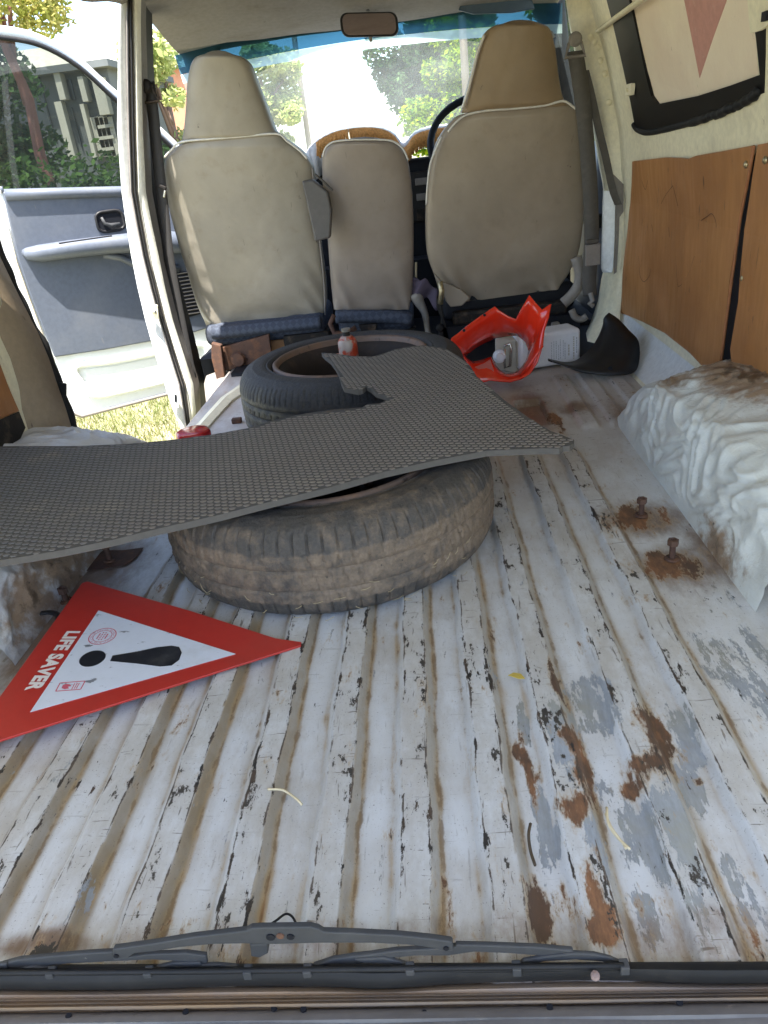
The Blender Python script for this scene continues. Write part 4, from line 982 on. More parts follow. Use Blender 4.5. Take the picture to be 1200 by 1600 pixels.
# driver seat (right)
S3 = thing('driver_seat', (.31, 2.85, 0), 'tall brown driver seat behind the red cowl', 'seat', 'front seats')
seat_shell([(174, 740, 162, 890), (180, 716, 168, 902), (190, 704, 178, 909), (205, 692, 194, 912), (225, 681, 215, 914), (260, 672, 915), (310, 666, 916), (360, 665, 913), (400, 668, 906), (430, 678, 425, 894), (456, 688, 440, 884), (474, 704, 452, 872)], 'backrest', m_seatC, S3, y0=2.90, wr=.8)
seat_shell([(36, 786, 846), (40, 770, 858), (52, 757, 865), (80, 746, 871), (120, 735, 876), (150, 727, 882), (170, 722, 160, 888), (176, 721, 165, 890)], 'headrest', m_headC, S3, depth=.10, y0=2.895)
piping([(700, 206), (712, 192), (728, 180), (760, 173), (800, 170), (850, 165), (880, 158), (897, 168), (910, 178)], S3, 2.90, .22, off=.010)
piping([(757, 54), (746, 84), (737, 120), (729, 150), (722, 170)], S3, 2.90, .22, off=.004, r=.0045)
piping([(775, 44), (768, 90), (760, 140), (752, 172)], S3, 2.90, .22, off=.008, r=.002, mat=m_trimgrey)
piping([(690, 214), (680, 236), (672, 258), (668, 290), (666, 320)], S3, 2.90, .22, off=.004, r=.0035)
mb = MB(); mb.prism([px(u, v, y=2.82) for u, v in ((677, 425), (690, 440), (720, 452), (735, 466), (722, 478), (704, 480), (696, 470), (690, 452))], (0, .02, 0)); mb.build('loose_cover_corner', m_seatC, S3, bevel=.004)
mb = MB(); mb.box((.31, 3.05, .14), (.50, .36, .10)); mb.build('cushion', m_dark, S3, bevel=.03, seg=4, smooth=True)
mb = MB(); mb.box((.31, 2.93, .105), (.42, .20, .05)); mb.build('seat_pan', m_ironblack, S3, bevel=.012)
mb = MB(); mb.prism([px(u, v, y=2.80) for u, v in ((682, 462), (690, 478), (696, 505), (702, 525), (700, 548), (684, 548), (686, 520), (690, 500), (682, 480))], (0, .03, 0)); mb.lathe([(.016, 0), (.012, -.01), (0, -.012)], px(688, 512, y=2.80), 12, 'y'); mb.build('leg', m_ironblack, S3, bevel=.003)
mb = MB(); mb.tube([px(u, v, y=2.80) for u, v in ((687, 440), (690, 455), (688, 475))], .010, 8); mb.build('hinge_spring', m_brassy, S3, smooth=True)
m_lever = worn('grey_lever_plastic', (.22, .20, .18), .5)
q = spline([px(u, v, y=2.76) for u, v in ((900, 402), (906, 425), (904, 445), (893, 462), (880, 474))], 5)
mb = MB(); mb.tube(q, [.020]*len(q), 8, flat=.5, up=(0, 1, 0)); mb.build('recline_handle', m_lever, S3, smooth=True)
q = spline([px(u, v, y=2.74) for u, v in ((893, 484), (898, 495), (908, 499), (917, 494))], 5)
mb = MB(); mb.tube(q, .012, 8, flat=.5, up=(0, 1, 0)); mb.build('slide_handle', m_lever, S3, smooth=True)
mb = MB(); mb.box((.31, 2.98, .05), (.5, .36, .07)); mb.build('riser', m_dark, S3)
mb = MB(); mb.box(px(868, 510, y=2.78), (.03, .03, .03)); mb.build('knob', m_lever, S3, bevel=.006)
# cab bulkhead under the seats
mb = MB(); mb.box((-.13, 3.18, -.02), (1.56, .5, .10)); mb.box((-.13, 3.36, .12), (1.5, .12, .3)); mb.box((.28, 2.82, .006), (.68, .64, .014)); mb.box((-.41, 2.98, .006), (.66, .50, .014)); tag(mb.build('cab_riser', m_dark), 'dark riser under the front seats', 'riser', kind='structure')

# gear lever and cloth between middle and driver seat
GL = thing('hand_brake', px(665, 540, y=2.88), 'grey hand brake lever poking out below a purple cloth', 'lever')
mb = MB(); q = spline([px(u, v, y=2.90) for u, v in ((648, 458), (655, 472), (664, 490), (668, 515), (672, 532))], 4); mb.tube(q, [.022, .024, .024, .022, .020, .018, .016, .014, .013, .013, .012, .011, .011, .012, .013, .014, .014][:len(q)], 8); mb.build('grip', m_lever, GL, smooth=True)
mb = MB(); mb.tube([px(672, 532, y=2.90), px(675, 545, y=2.91), px(676, 560, y=2.92)], .008, 6); mb.build('rod', m_ironblack, GL)
P_ = []
for i in range(10):
    t = i/9; row = []
    for j in range(14):
        s = j/13; p = px(642+42*s, 440+t*30+18*s*s-8*math.sin(s*3), y=2.88)
        p.y += .03*math.sin(s*9+t*3)*.5+.02*t; p.z += .008*math.sin(s*14+t*5); row.append(p)
    P_.append(row)
mb = MB(); mb.grid(P_); tag(mb.build('cloth', m_purple, smooth=True, solid=.006), 'crumpled purple cloth between the middle and driver seats', 'cloth')
mb = MB(); mb.tube([px(650, 410, y=2.95), px(650, 440, y=2.95)], .004, 6); tag(mb.build('wooden_stick', m_straw), 'thin wooden stick upright above the purple cloth', 'stick')

# seat belts
def belt(name, label, path, y, w, mat, extra):
    t = thing(name, px(*path[-1], y=y), label, 'seat belt', 'front seat belts')
    pts = spline([px(u, v, y=y) for u, v in path], 5)
    a = [p+Vector((-w/2, 0, 0)) for p in pts]; c = [p+Vector((w/2, -.006, 0)) for p in pts]
    m = MB(); m.grid([a, [p.lerp(q_, .5)+Vector((0, -.002, 0)) for p, q_ in zip(a, c)], c]); m.build('webbing', mat, t, smooth=True, solid=.002)
    for nm, fn, mt in extra: 
        m = MB(); fn(m); m.build(nm, mt, t, smooth=False, bevel=.003)
    return t
def dring(m, u, v, y):
    c = px(u, v, y=y); m.lathe([(.013, .0), (.020, -.004), (.021, -.012), (.014, -.020), (0, -.021)], c, 16, 'y'); m.tube([c+Vector((-.03, -.006, -.045)), c+Vector((-.018, -.006, -.01)), c+Vector((0, -.006, .012)), c+Vector((.018, -.006, -.01)), c+Vector((.03, -.006, -.045))], .006, 6, closed=True)
belt('seat_belt', 'dark seat belt hanging inside the white pillar by the open door', [(233, 128), (240, 180), (246, 240), (256, 330), (264, 400), (276, 470), (290, 540), (300, 590)], 2.78, .040, m_belt2,
     [('anchor', lambda m: dring(m, 230, 135, 2.77), m_ironblack), ('buckle', lambda m: m.box(px(253, 292, y=2.76), (.030, .010, .012), ry=.5), m_ironblack), ('buckle_tongue', lambda m: m.box(px(257, 303, y=2.755), (.008, .006, .024), ry=.4), m_chrome)])
belt('seat_belt', 'grey seat belt hanging beside the driver seat by the cream pillar', [(898, 80), (903, 110), (910, 160), (917, 230), (922, 300), (924, 360), (922, 410), (920, 440), (922, 462)], 2.72, .048, m_belt,
     [('anchor', lambda m: dring(m, 898, 62, 2.71), m_trimgrey), ('buckle', lambda m: m.box(px(926, 398, y=2.705), (.05, .016, .07)), m_trimgrey), ('buckle_top', lambda m: m.box(px(925, 377, y=2.70), (.042, .014, .014)), m_belt), ('floor_anchor', lambda m: m.tube([px(922, 458, y=2.71), px(926, 470, y=2.70), px(921, 474, y=2.70), px(927, 478, y=2.70)], .009, 8), m_lever)])
mb = MB(); q = spline([px(u, v, y=2.735) for u, v in ((914, 110), (924, 150), (935, 200), (946, 245), (957, 296), (966, 320))], 4)
a = [p+Vector((-.012, 0, 0)) for p in q]; c = [p+Vector((.012, -.004, 0)) for p in q]; mb.grid([a, c]); o = mb.build('belt_strap', m_belt, solid=.002); tag(o, 'thin grey belt strap slanting across the cream pillar into its cover', 'strap')

# closed driver door on the right
RD = thing('driver_door', (.66, 3.2, -.2), 'closed driver door, a dark sliver beside the driver seat', 'door')
mb = MB(); rows = []
for z in np.linspace(-.2, .64, 8): rows.append([Vector((wallx(z)-.015, y, z)) for y in np.linspace(2.88, 3.85, 8)])
mb.grid(rows); mb.build('trim', m_doorblue, RD, solid=.03, smooth=True)
mb = MB(); q = spline([px(u, v, y=3.42) for u, v in ((862, -30), (872, 60), (880, 120), (892, 175), (915, 240))], 5); mb.tube(q, .040, 8); mb.build('window_frame', m_rubber, RD, smooth=True)
mb = MB(); mb.add([(wallx(.66), 2.9, .66), (wallx(.66), 3.85, .66), (wallx(1.1)+.0, 3.4, 1.1), (wallx(1.1), 2.9, 1.1)], [(0, 1, 2, 3)]); mb.build('window', m_doorglass, RD)
mb = MB(); mb.box((.655, 3.1, .38), (.05, .35, .05)); mb.build('armrest', m_black, RD, bevel=.015)
mb = MB(); mb.tube([px(838, 8, y=3.36), px(846, 22, y=3.37), px(848, 40, y=3.38)], [.022, .026, .012], 8); mb.tube([px(853, -5, y=3.33), px(858, 40, y=3.33), px(862, 60, y=3.33)], .012, 6); tag(mb.build('grab_rail', m_lining, smooth=True), 'beige grab rail at the windscreen edge above the driver headrest', 'rail')

# ================================================================== OPEN FRONT DOOR (left)
FD = thing('front_door', dpt(0, -.25), 'open white front door with blue grey trim, swung outwards', 'door')
def dpoly(pts, off, th, name, mat, par=FD, **k):
    m = MB(); m.prism([dpt(s, z, off) for s, z in pts], DN*th); return m.build(name, mat, par, **k)
body = [(.02, .68), (.02, -.18), (.06, -.245), (.40, -.255), (.80, -.252), (.87, -.22), (.90, -.12), (.93, .10), (.965, .35), (.98, .55), (.98, .735), (.86, .715), (.37, .668), (.1, .67)]
dpoly(body, -.05, .05, 'body', m_doorwhite, bevel=.008)
trim = [(.05, .66), (.37, .672), (.62, .695), (.845, .715), (.855, .60), (.865, .45), (.86, .30), (.85, .16), (.838, .042), (.62, .025), (.40, .015), (.20, .01), (.05, .02)]
dpoly(trim, .001, .014, 'trim_panel', m_doorblue, bevel=.006, seg=3)
# rolled upper ledge of the trim
mb = MB(); mb.tube([dpt(s, z, .012) for s, z in ((.06, .655), (.37, .660), (.62, .683), (.84, .703))], .022, 10); mb.build('upper_ledge', m_doorblue, FD, smooth=True)
# armrest
mb = MB(); q = [(.835, .485, .006), (.825, .475, .022), (.78, .470, .036), (.65, .468, .045), (.50, .462, .055), (.36, .452, .06), (.22, .43, .06), (.12, .41, .05)]
mb.tube([dpt(*p) for p in q], [.012, .026, .034, .036, .038, .042, .048, .045], 12, flat=1.0); mb.build('armrest', m_doorblue, FD, smooth=True)
mb = MB(); mb.tube([dpt(.70, .497, .062), dpt(.48, .495, .072)], .004, 5); mb.build('pull_slot', m_dark, FD)
mb = MB(); mb.tube([dpt(*p) for p in ((.52, .42, .012), (.45, .40, .014), (.39, .36, .016), (.33, .33, .016), (.2, .31, .016))], [.014, .016, .018, .018, .018], 8); mb.build('map_pocket_edge', m_doorblue, FD, smooth=True)
# handle recess
hb = [(.455+.058*a/.5, .552+.040*c/.5) for a, c in rrect(1, 1, .28)]
mb = MB(); mb.tube([dpt(s, z, .017) for s, z in hb], .0065, 6, closed=True); HR = mb.build('handle_bezel', m_black, FD, smooth=True)
mb = MB(); mb.prism([dpt(.455+(s-.455)*.9, .552+(z-.552)*.9, .0155) for s, z in hb], DN*.001); mb.build('recess', m_dark, HR)
mb = MB(); mb.tube([dpt(*p) for p in ((.49, .572, .024), (.484, .545, .026), (.46, .535, .030), (.42, .536, .030))], [.006, .008, .009, .007], 8); mb.build('lever', m_wiper, HR, smooth=True)
# speaker grille
mb = MB(); mb.prism([dpt(s, z, .0155) for s, z in ((.28, .30), (.14, .29), (.12, .09), (.25, .085))], DN*.004); SG = mb.build('speaker_grille', m_black, FD)
mb = MB()
for k in range(12): mb.tube([dpt(.28-.003*k, .29-.017*k, .021), dpt(.13, .285-.017*k, .021)], .0028, 4)
mb.build('grille_bars', m_trimgrey, SG)
# pressed pocket in the lower white panel
def smooth_loop(pts, n=5): return spline([dpt(s, z, o) for s, z, o in pts], n, closed=True)
mb = MB(); mb.tube(smooth_loop([(.76, -.02, .004), (.60, -.035, .004), (.30, -.05, .004), (.16, -.06, .004), (.15, -.12, .004), (.17, -.175, .004), (.30, -.185, .004), (.60, -.18, .004), (.72, -.165, .004), (.755, -.10, .004)]), .013, 8, closed=True); mb.build('pressed_rib', m_doorwhite, FD, smooth=True)
mb = MB(); mb.prism([dpt(s, z, .0005) for s, z in ((.73, -.04), (.60, -.055), (.30, -.07), (.18, -.08), (.18, -.16), (.30, -.167), (.60, -.163), (.70, -.15), (.73, -.10))], DN*.003); mb.build('pressed_panel', m_doorwhite, FD, bevel=.002)
mb = MB(); mb.tube([dpt(s, z, .006) for s, z in ((.10, -.235), (.40, -.247), (.80, -.243), (.86, -.20), (.885, -.10), (.915, .10), (.95, .35), (.965, .55))], .008, 6); mb.build('door_seal', m_trimgrey, FD, smooth=True)
m_goldtrim = worn('cream_door_edge', (.55, .48, .36), .5)
mb = MB(); mb.tube([dpt(s, z, .006) for s, z in ((.868, .60), (.873, .45), (.868, .30), (.856, .10), (.846, .03))], .005, 6); mb.build('trim_edge', m_goldtrim, FD, smooth=True)
# window frame and glass
wf_ = [(.98, .72), (.94, 1.21), (.80, 1.27), (.682, 1.265), (.55, 1.236), (.423, 1.158), (.30, 1.03), (.141, .88), (.03, .75)]
mb = MB(); q = spline([dpt(s, z, -.02) for s, z in wf_], 5); mb.tube(q, .022, 8, flat=.8); mb.build('window_frame', m_goldtrim2 if 'm_goldtrim2' in globals() else m_doorwhite, FD, smooth=True)
mb = MB(); q = spline([dpt(s*.985+.004, z-.026, .0) for s, z in wf_], 5); mb.tube(q, .009, 6); mb.build('window_seal', m_rubber, FD, smooth=True)
q = spline([dpt(s, z-.01, -.022) for s, z in wf_], 4)
mb = MB(); mb.add(q+[dpt(.03, .66, -.022), dpt(.37, .66, -.022), dpt(.98, .70, -.022)], [tuple(range(len(q)+3))]); mb.build('window_pane', m_doorglass, FD)
mb = MB(); mb.tube([dpt(.845, .71, .006), dpt(.845, .735, .006)], [.006, .007], 8); mb.build('lock_button', m_doorblue, FD, smooth=True)
mb = MB(); mb.tube([dpt(.37, .672, .004), dpt(.62, .695, .004), dpt(.86, .718, .004)], .005, 6); mb.build('belt_line_seal', m_cream, FD)

# ================================================================== LOOSE THINGS ON THE FLOOR
def wheel(label, c, mat, tread, mud0, phase, zs=1.0):
    T = thing('spare_wheel', (c[0], c[1], .002), label, 'wheel', 'spare wheels lying flat')
    R0, Hh = .32, .197
    prof = [(.205, .030, 0), (.215, .014, 0), (.24, .004, 0), (.27, .001, 0), (.292, .006, 0), (.302, .014, 1), (.308, .020, 1), (.3135, .032, 1), (.316, .042, 2)]
    zt = [.048, .055, .062, .066, .070, .078, .086, .092, .098, .104, .108, .112, .118, .126, .132, .136, .140]
    prof += [(.3185+.0012*math.sin((z-.048)/(.092)*math.pi), z, 3) for z in zt]
    prof += [(.3175, .146, 2), (.316, .152, 2), (.3145, .158, 1), (.3115, .165, 1), (.3075, .172, 1), (.303, .178, 1), (.297, .184, 0), (.288, .189, 0), (.276, .193, 0), (.272, .1955, 0), (.266, .1945, 0), (.254, .197, 0), (.240, .195, 0), (.236, .193, 0), (.232, .1945, 0), (.228, .192, 0), (.224, .187, 0), (.219, .176, 0), (.210, .160, 0)]
    n_ = 640; P_ = []; mud = []
    for k in range(n_):
        a = 2*math.pi*k/n_; row = []
        for r, z, zone in prof:
            d = 0.0; md = 0.0
            if tread == 'lug':
                if zone in (1, 2): 
                    s = (k*80/n_) % 1.0; w = .11 if zone == 1 else .09
                    if s < w or s > 1-w*.2: d = -.0038
                if zone == 3:
                    s = (k*80/n_+z*9) % 1.0
                    wear = mnoise.noise(Vector((math.cos(a)*2.2, math.sin(a)*2.2, z*6+phase)))
                    if abs(z-.070) < .0035 or abs(z-.112) < .0035: d = -.0035
                    elif s < .14 and wear > -.1: d = -.0028
                    d += .0022*mnoise.noise(Vector((a*34, z*70, phase)))
                    md = .36
                d += .0012*mnoise.noise(Vector((a*20, z*40, phase+3)))
                md += .26 if zone in (1, 2) else (.20 if z > .17 else .15)
            else:
                if zone == 3 and (abs(z-.066) < .003 or abs(z-.098) < .003 or abs(z-.126) < .003): d = -.005
                elif zone == 3:
                    s = (k*80/n_+z*4) % 1.0
                    if s < .16 and (.070 < z < .084 or .104 < z < .118): d = -.004
                    md = .25
                if zone in (1, 2) and z > .1:
                    s = (k*110/n_) % 1.0
                    if s < .2: d = -.0022
                # the dusty side faces the sliding door
                md += .55*max(0, -math.cos(a-.15))*(1 if zone == 3 or zone in (1, 2) else .3)
            row.append(Vector((c[0]+(r+d)*math.cos(a), c[1]+(r+d)*math.sin(a), z*zs+.004))); mud.append(md)
        P_.append(row)
    m = MB(); m.grid(P_, closed_u=True); o = m.build('tyre', mat, T, smooth=True, angle=42)
    at = o.data.attributes.new('mud', 'FLOAT', 'POINT'); at.data.foreach_set('value', np.array(mud, np.float32))
    m = MB(); m.lathe([(.210, .150*zs), (.218, .176*zs), (.218, .190*zs), (.212, .1945*zs), (.206, .191*zs), (.203, .178*zs)], (c[0], c[1], .004), 72); m.build('rim_flange', m_rimrust, T, smooth=True)
    m = MB(); m.lathe([(.203, .178*zs), (.189, .170), (.183, .160), (.176, .15), (.172, .125), (.168, .10), (.150, .088), (.12, .082), (.10, .086), (.085, .098), (.062, .098), (.060, .08), (.058, .05)], (c[0], c[1], .004), 72)
    rim = m.build('rim', m_rimdark, T, smooth=True, angle=50)
    for k in range(6):
        a = k*math.pi/3+.3; m = MB(); m.lathe([(.010, .103), (.010, .109), (.006, .111), (0, .111)], (c[0]+.078*math.cos(a), c[1]+.078*math.sin(a), .0), 8); m.build('stud', m_rust, rim)
    return T
m_hay = worn('bleached_hay', (.36, .29, .17), .8)
m_rimdark = worn('dark_rim_steel', (.035, .028, .024), .7, .1, spec=.2, layers=[((.09, .055, .04), 12, .5, .75, (1, 1, 1), .6)], bump=(60, .3, .002))
m_rimrust = worn('rusty_brown_rim', (.15, .10, .075), .6, .1, layers=[((.22, .12, .07), 18, .45, .7, (1, 1, 1), .7), ((.02, .017, .015), 30, .58, .7, (1, 1, 1), .8)], bump=(80, .4, .002))
NEARW = wheel('muddy worn tyre and wheel lying flat nearest the tailgate', (-.217, 1.354), m_tyre1, 'lug', .4, 1.0, .93)
mb = MB()
for k in range(34):
    a = rng.uniform(-2.6, -.5); z = rng.uniform(.01, .075); rr_ = .318+.003*rng.random(); d = rng.uniform(-.03, .03); L = rng.uniform(.004, .011)
    p = Vector((-.217+rr_*math.cos(a), 1.354+rr_*math.sin(a), z)); t_ = Vector((-math.sin(a), math.cos(a), rng.uniform(-1, 1))).normalized()*L
    mb.tube([p-t_, p+Vector((math.cos(a), math.sin(a), 0))*.002, p+t_], .0005, 4)
HAY = mb.build('stuck_hay', m_hay, NEARW); HAY['kind'] = 'stuff'
wheel('black tyre and wheel with dusty tread lying by the passenger seat', (-.22, 2.084), m_tyre2, 'rib', .2, 5.0)

# ---- rubber mat
MAT_PIX = [(-60, 712), (0, 708), (130, 703), (200, 698), (260, 692), (330, 683), (400, 671), (463, 654), (520, 647), (563, 641), (575, 634), (593, 633), (606, 628), (611, 625), (600, 621), (587, 617), (580, 611), (573, 607), (567, 612), (560, 614), (548, 612), (538, 610), (533, 600), (530, 587), (524, 576), (517, 567), (508, 561), (503, 556), (525, 557), (553, 560), (583, 560), (600, 555), (617, 549), (640, 545), (660, 543), (680, 545), (697, 548), (718, 560), (735, 575), (740, 584), (745, 592), (790, 630), (825, 655), (860, 675), (880, 682), (897, 688), (896, 693), (890, 698), (880, 699), (874, 703), (850, 703), (800, 706), (760, 708), (680, 724), (600, 742), (520, 765), (440, 785), (345, 809), (250, 830), (175, 849), (100, 865), (0, 882), (-70, 893)]
mpoly = [px(u, v, z=.207) for u, v in MAT_PIX]
def matz(x, y):
    z = .2125+.003*mnoise.noise(Vector((x*4, y*4, 7)))
    z -= .10*max(0, x-.10)**1.6                                   # free corner sags
    z += .03*max(0, -.62-x)                                       # rides up over the wheel arch
    z += .05*max(0, y-1.85)**1.5*max(0, -.12-x)*4
    return z
def inside(pt, poly):
    x, y = pt; c = False; j = len(poly)-1
    for i in range(len(poly)):
        xi, yi, xj, yj = poly[i].x, poly[i].y, poly[j].x, poly[j].y
        if (yi > y) != (yj > y) and x < (xj-xi)*(y-yi)/(yj-yi)+xi: c = not c
        j = i
    return c
bm = bmesh.new(); bm.faces.new([bm.verts.new((p.x, p.y, 0)) for p in mpoly])
for xv in np.arange(-1.2, .4, .03): bmesh.ops.bisect_plane(bm, geom=bm.verts[:]+bm.edges[:]+bm.faces[:], plane_co=(xv, 0, 0), plane_no=(1, 0, 0))
for yv in np.arange(.8, 2.2, .04): bmesh.ops.bisect_plane(bm, geom=bm.verts[:]+bm.edges[:]+bm.faces[:], plane_co=(0, yv, 0), plane_no=(0, 1, 0))
r_ = bmesh.ops.extrude_face_region(bm, geom=bm.faces[:]); newv = set(e for e in r_['geom'] if isinstance(e, bmesh.types.BMVert))
for v_ in bm.verts: v_.co.z = matz(v_.co.x, v_.co.y)-(0 if v_ in newv else .011)
bm.verts.index_update(); vs = [v_.co.copy() for v_ in bm.verts]; fs = [[q_.index for q_ in f.verts] for f in bm.faces]; bm.free()
m_groove = worn('mat_groove_shade', (.088, .08, .073), .8, bump=(60, .3, .001))  # darker than the scales: crevice shade painted into the groove colour
MT = tag(mkobj('rubber_mat', vs, fs, m_groove), 'grey dimpled rubber mat draped across both spare wheels', 'mat')
# moulded scales on its face
sx, sy = .0130, .0118; mb = MB(); hexd = [(math.cos(R_(60*k+30)), math.sin(R_(60*k+30))) for k in range(6)]
vs, fs = [], []
j = 0; y = .80
rot = R_(-14); cr_, sr_ = math.cos(rot), math.sin(rot)
for jj in range(-20, 160):
    for ii in range(-20, 150):
        lx, ly = -1.1+ii*sx+(sx/2 if jj % 2 else 0), .6+jj*sy
        x, y = lx*cr_-(ly-1.3)*sr_, lx*sr_+(ly-1.3)*cr_+1.3
        if not (-1.08 < x < .26 and .85 < y < 2.08): continue
        ok = inside((x, y), mpoly) and inside((x+.004, y), mpoly) and inside((x-.004, y), mpoly) and inside((x, y+.004), mpoly) and inside((x, y-.005), mpoly)
        if not ok: continue
        z0 = matz(x, y); b0 = len(vs); q_ = random.uniform(.85, 1.1)
        for rr_, hz in ((.0062, -.0012), (.0056, .0008)):
            for a, c in hexd: vs.append((x+(a*cr_-c*sr_)*rr_, y+(a*sr_+c*cr_)*rr_*.86-(.0006 if hz > 0 else 0), z0+hz*q_+(-.0006*c if hz > 0 else 0)))
        fs += [(b0+k, b0+(k+1) % 6, b0+6+(k+1) % 6, b0+6+k) for k in range(6)]+[tuple(b0+6+k for k in range(6))]
o = mkobj('moulded_scale', vs, fs, m_mat_, MT, smooth=False); o['kind'] = 'stuff'

# ---- warning sign
A_, B_, C_ = Vector((-.694, 1.223, .055)), Vector((-.686, .772, .040)), Vector((-.237, .967, .016))
def sgn(u, v, off=.0): 
    nrm = (B_-A_).cross(C_-A_).normalized(); nrm = nrm if nrm.z > 0 else -nrm
    return px(u, v, pl=(A_+nrm*off, nrm))
nrm = (B_-A_).cross(C_-A_).normalized(); nrm = nrm if nrm.z > 0 else -nrm
m_signred = worn('sign_red', (.42, .030, .022), .38, layers=[((.33, .05, .035), 6, .5, .8, (1, 1, 1), .5), ((.12, .03, .03), 40, .68, .74, (1, 1, 1), .6)], grain=.04)
m_signwhite = worn('sign_white', (.62, .65, .72), .38, layers=[((.42, .40, .36), 9, .58, .8, (1, 1, 1), .5), ((.06, .06, .065), 24, .61, .66, (1, 2.6, 1), .8)], grain=.02)
m_signblack = worn('sign_black', (.016, .017, .022), .4, layers=[((.09, .09, .09), 14, .55, .8, (1, 1, 1), .6)])
m_letter = worn('sign_letter_white', (.72, .66, .62), .45, grain=.02)
SGN = thing('warning_sign', (-.55, 1.0, .0), 'red bordered triangular warning sign with exclamation mark, reading LIFE SAVER', 'sign')
mb = MB(); mb.prism([sgn(u, v) for u, v in ((471, 1003), (470, 1008), (-50, 1172), (-58, 1168), (128, 911), (136, 908), (300, 955), (430, 997))], -nrm*.004); mb.build('board', m_signred, SGN, bevel=.0008)
mb = MB(); mb.prism([sgn(u, v, .0002) for u, v in ((368, 1022), (47, 1113), (154, 954))], nrm*.0005); mb.build('white_field', m_signwhite, SGN)
# dot
mb = MB(); cc = sgn(144.5, 1029, .0009); e_a = (sgn(165, 1025, .0009)-cc); e_b = (sgn(140, 1018.5, .0009)-cc)
rad = (e_a.length+e_b.length)/2; ea = (C_-(A_+B_)/2).normalized(); eb = nrm.cross(ea)
mb.prism([cc+ea*rad*math.cos(2*math.pi*k/32)+eb*rad*math.sin(2*math.pi*k/32) for k in range(32)], nrm*.0004); mb.build('exclamation_dot', m_signblack, SGN)
mb = MB(); mb.prism(spline([sgn(u, v, .0009) for u, v in ((172, 1033), (176, 1024.5), (215, 1018), (245, 1011.5), (268, 1009), (280, 1011), (284, 1020), (280, 1031), (268, 1040), (250, 1041.5), (215, 1037))], 1, closed=True), nrm*.0004); mb.build('exclamation_stroke', m_signblack, SGN)
# lettering along the short edge
def text(body, o, xdir, ydir, size, mat, name, par, bold=.0, squeeze=1.0, ext=.0004):
    cu = bpy.data.curves.new(name, 'FONT'); cu.body = body; cu.size = 1; cu.offset = bold; cu.align_x = 'LEFT'
    cu.space_character = 1.06
    to = bpy.data.objects.new('t', cu); COL.objects.link(to)
    dg = bpy.context.evaluated_depsgraph_get(); me = bpy.data.meshes.new_from_object(to.evaluated_get(dg)); bpy.data.objects.remove(to)
    w = max(v_.co.x for v_ in me.vertices)-min(v_.co.x for v_ in me.vertices); x0 = min(v_.co.x for v_ in me.vertices)
    vv = [o+xdir*((v_.co.x-x0)/w*size[0]+.0)+ydir*(v_.co.y/.72*size[1]) for v_ in me.vertices]
    ff = [list(p.vertices) for p in me.polygons]; bpy.data.meshes.remove(me)
    return mkobj(name, vv, ff, mat, par)
p0, p1_ = sgn(111.5, 986, .0008), sgn(45, 1079, .0008)
xd = (p1_-p0).normalized(); yd = nrm.cross(xd)
if yd.x < 0: yd = -yd
text('LIFE SAVER', p0-yd*.006, xd, yd, ((p1_-p0).length, .022), m_letter, 'lettering', SGN, bold=.05)
# round stamp: two rings, ticks of unreadable small print
m_stamp = worn('stamp_red', (.55, .10, .14), .5, grain=.02)
cc = sgn(160, 994, .0009); rad = ((sgn(182, 991, .0009)-cc).length)
mb = MB()
for r1, r2 in ((1.0, .93), (.70, .65)):
    a = [cc+ea*rad*r1*math.cos(2*math.pi*k/40)+eb*rad*r1*math.sin(2*math.pi*k/40) for k in range(40)]; c = [cc+ea*rad*r2*math.cos(2*math.pi*k/40)+eb*rad*r2*math.sin(2*math.pi*k/40) for k in range(40)]
    mb.grid([a, c], closed_v=True)
for k in range(44):
    if k % 9 == 0: continue
    an = 2*math.pi*k/44; d1 = ea*math.cos(an)+eb*math.sin(an); d2 = -ea*math.sin(an)+eb*math.cos(an)
    w_ = .022+.02*((k*7) % 3)/3
    for s_ in (.75, .82):
        if (k+int(s_*100)) % 4 == 0: continue
        q0 = cc+d1*rad*s_; mb.add([q0-d2*rad*w_, q0+d2*rad*w_, q0+d2*rad*w_*.7+d1*rad*.055, q0-d2*rad*w_*.7+d1*rad*.055], [(0, 1, 2, 3)])
for i, L in enumerate((.34, .52, .50, .30)):
    o0 = (i-1.5)*.2
    for k in range(5):
        q0 = cc+ea*rad*(o0)+eb*rad*(L*(k/2.5-.8)); mb.add([q0-ea*rad*.05-eb*rad*.05, q0+ea*rad*.05-eb*rad*.05, q0+ea*rad*.05+eb*rad*.05*1.2, q0-ea*rad*.05+eb*rad*.05*1.2], [(0, 1, 2, 3)])
mb.build('round_stamp', m_stamp, SGN, recalc=False)
mb = MB()
def sline(p, q, w=.0009):
    P0, Q0 = sgn(*p, .0009), sgn(*q, .0009); d = (Q0-P0).normalized(); e = nrm.cross(d)*w; mb.add([P0-e, Q0-e, Q0+e, P0+e], [(0, 1, 2, 3)])
bx = [(94, 1067), (133, 1064), (126, 1077), (87, 1080)]
for i in range(4): sline(bx[i], bx[(i+1) % 4])
for q in (((121, 1067), (116, 1076)), ((124, 1067), (119, 1076)), ((117, 1067.5), (112, 1077))): sline(*q, .0007)
mb.add([sgn(u, v, .0009) for u, v in ((96, 1075), (98, 1070.5), (103, 1068.5), (109, 1069.5), (112, 1072), (106, 1073), (108, 1075.5), (101, 1077))], [tuple(range(8))])
mb.build('small_badge', m_stamp, SGN, recalc=False)
# things propping it up: bent black strap at its short edge
mb = MB(); q = spline([px(u, v, z=.03) for u, v in ((64, 958), (80, 957), (92, 964), (86, 985), (70, 1010), (50, 1035), (40, 1050))], 4); mb.tube(q, .006, 6, flat=.5); tag(mb.build('black_strap', m_black, smooth=True), 'bent black strap under the short edge of the warning sign', 'strap')

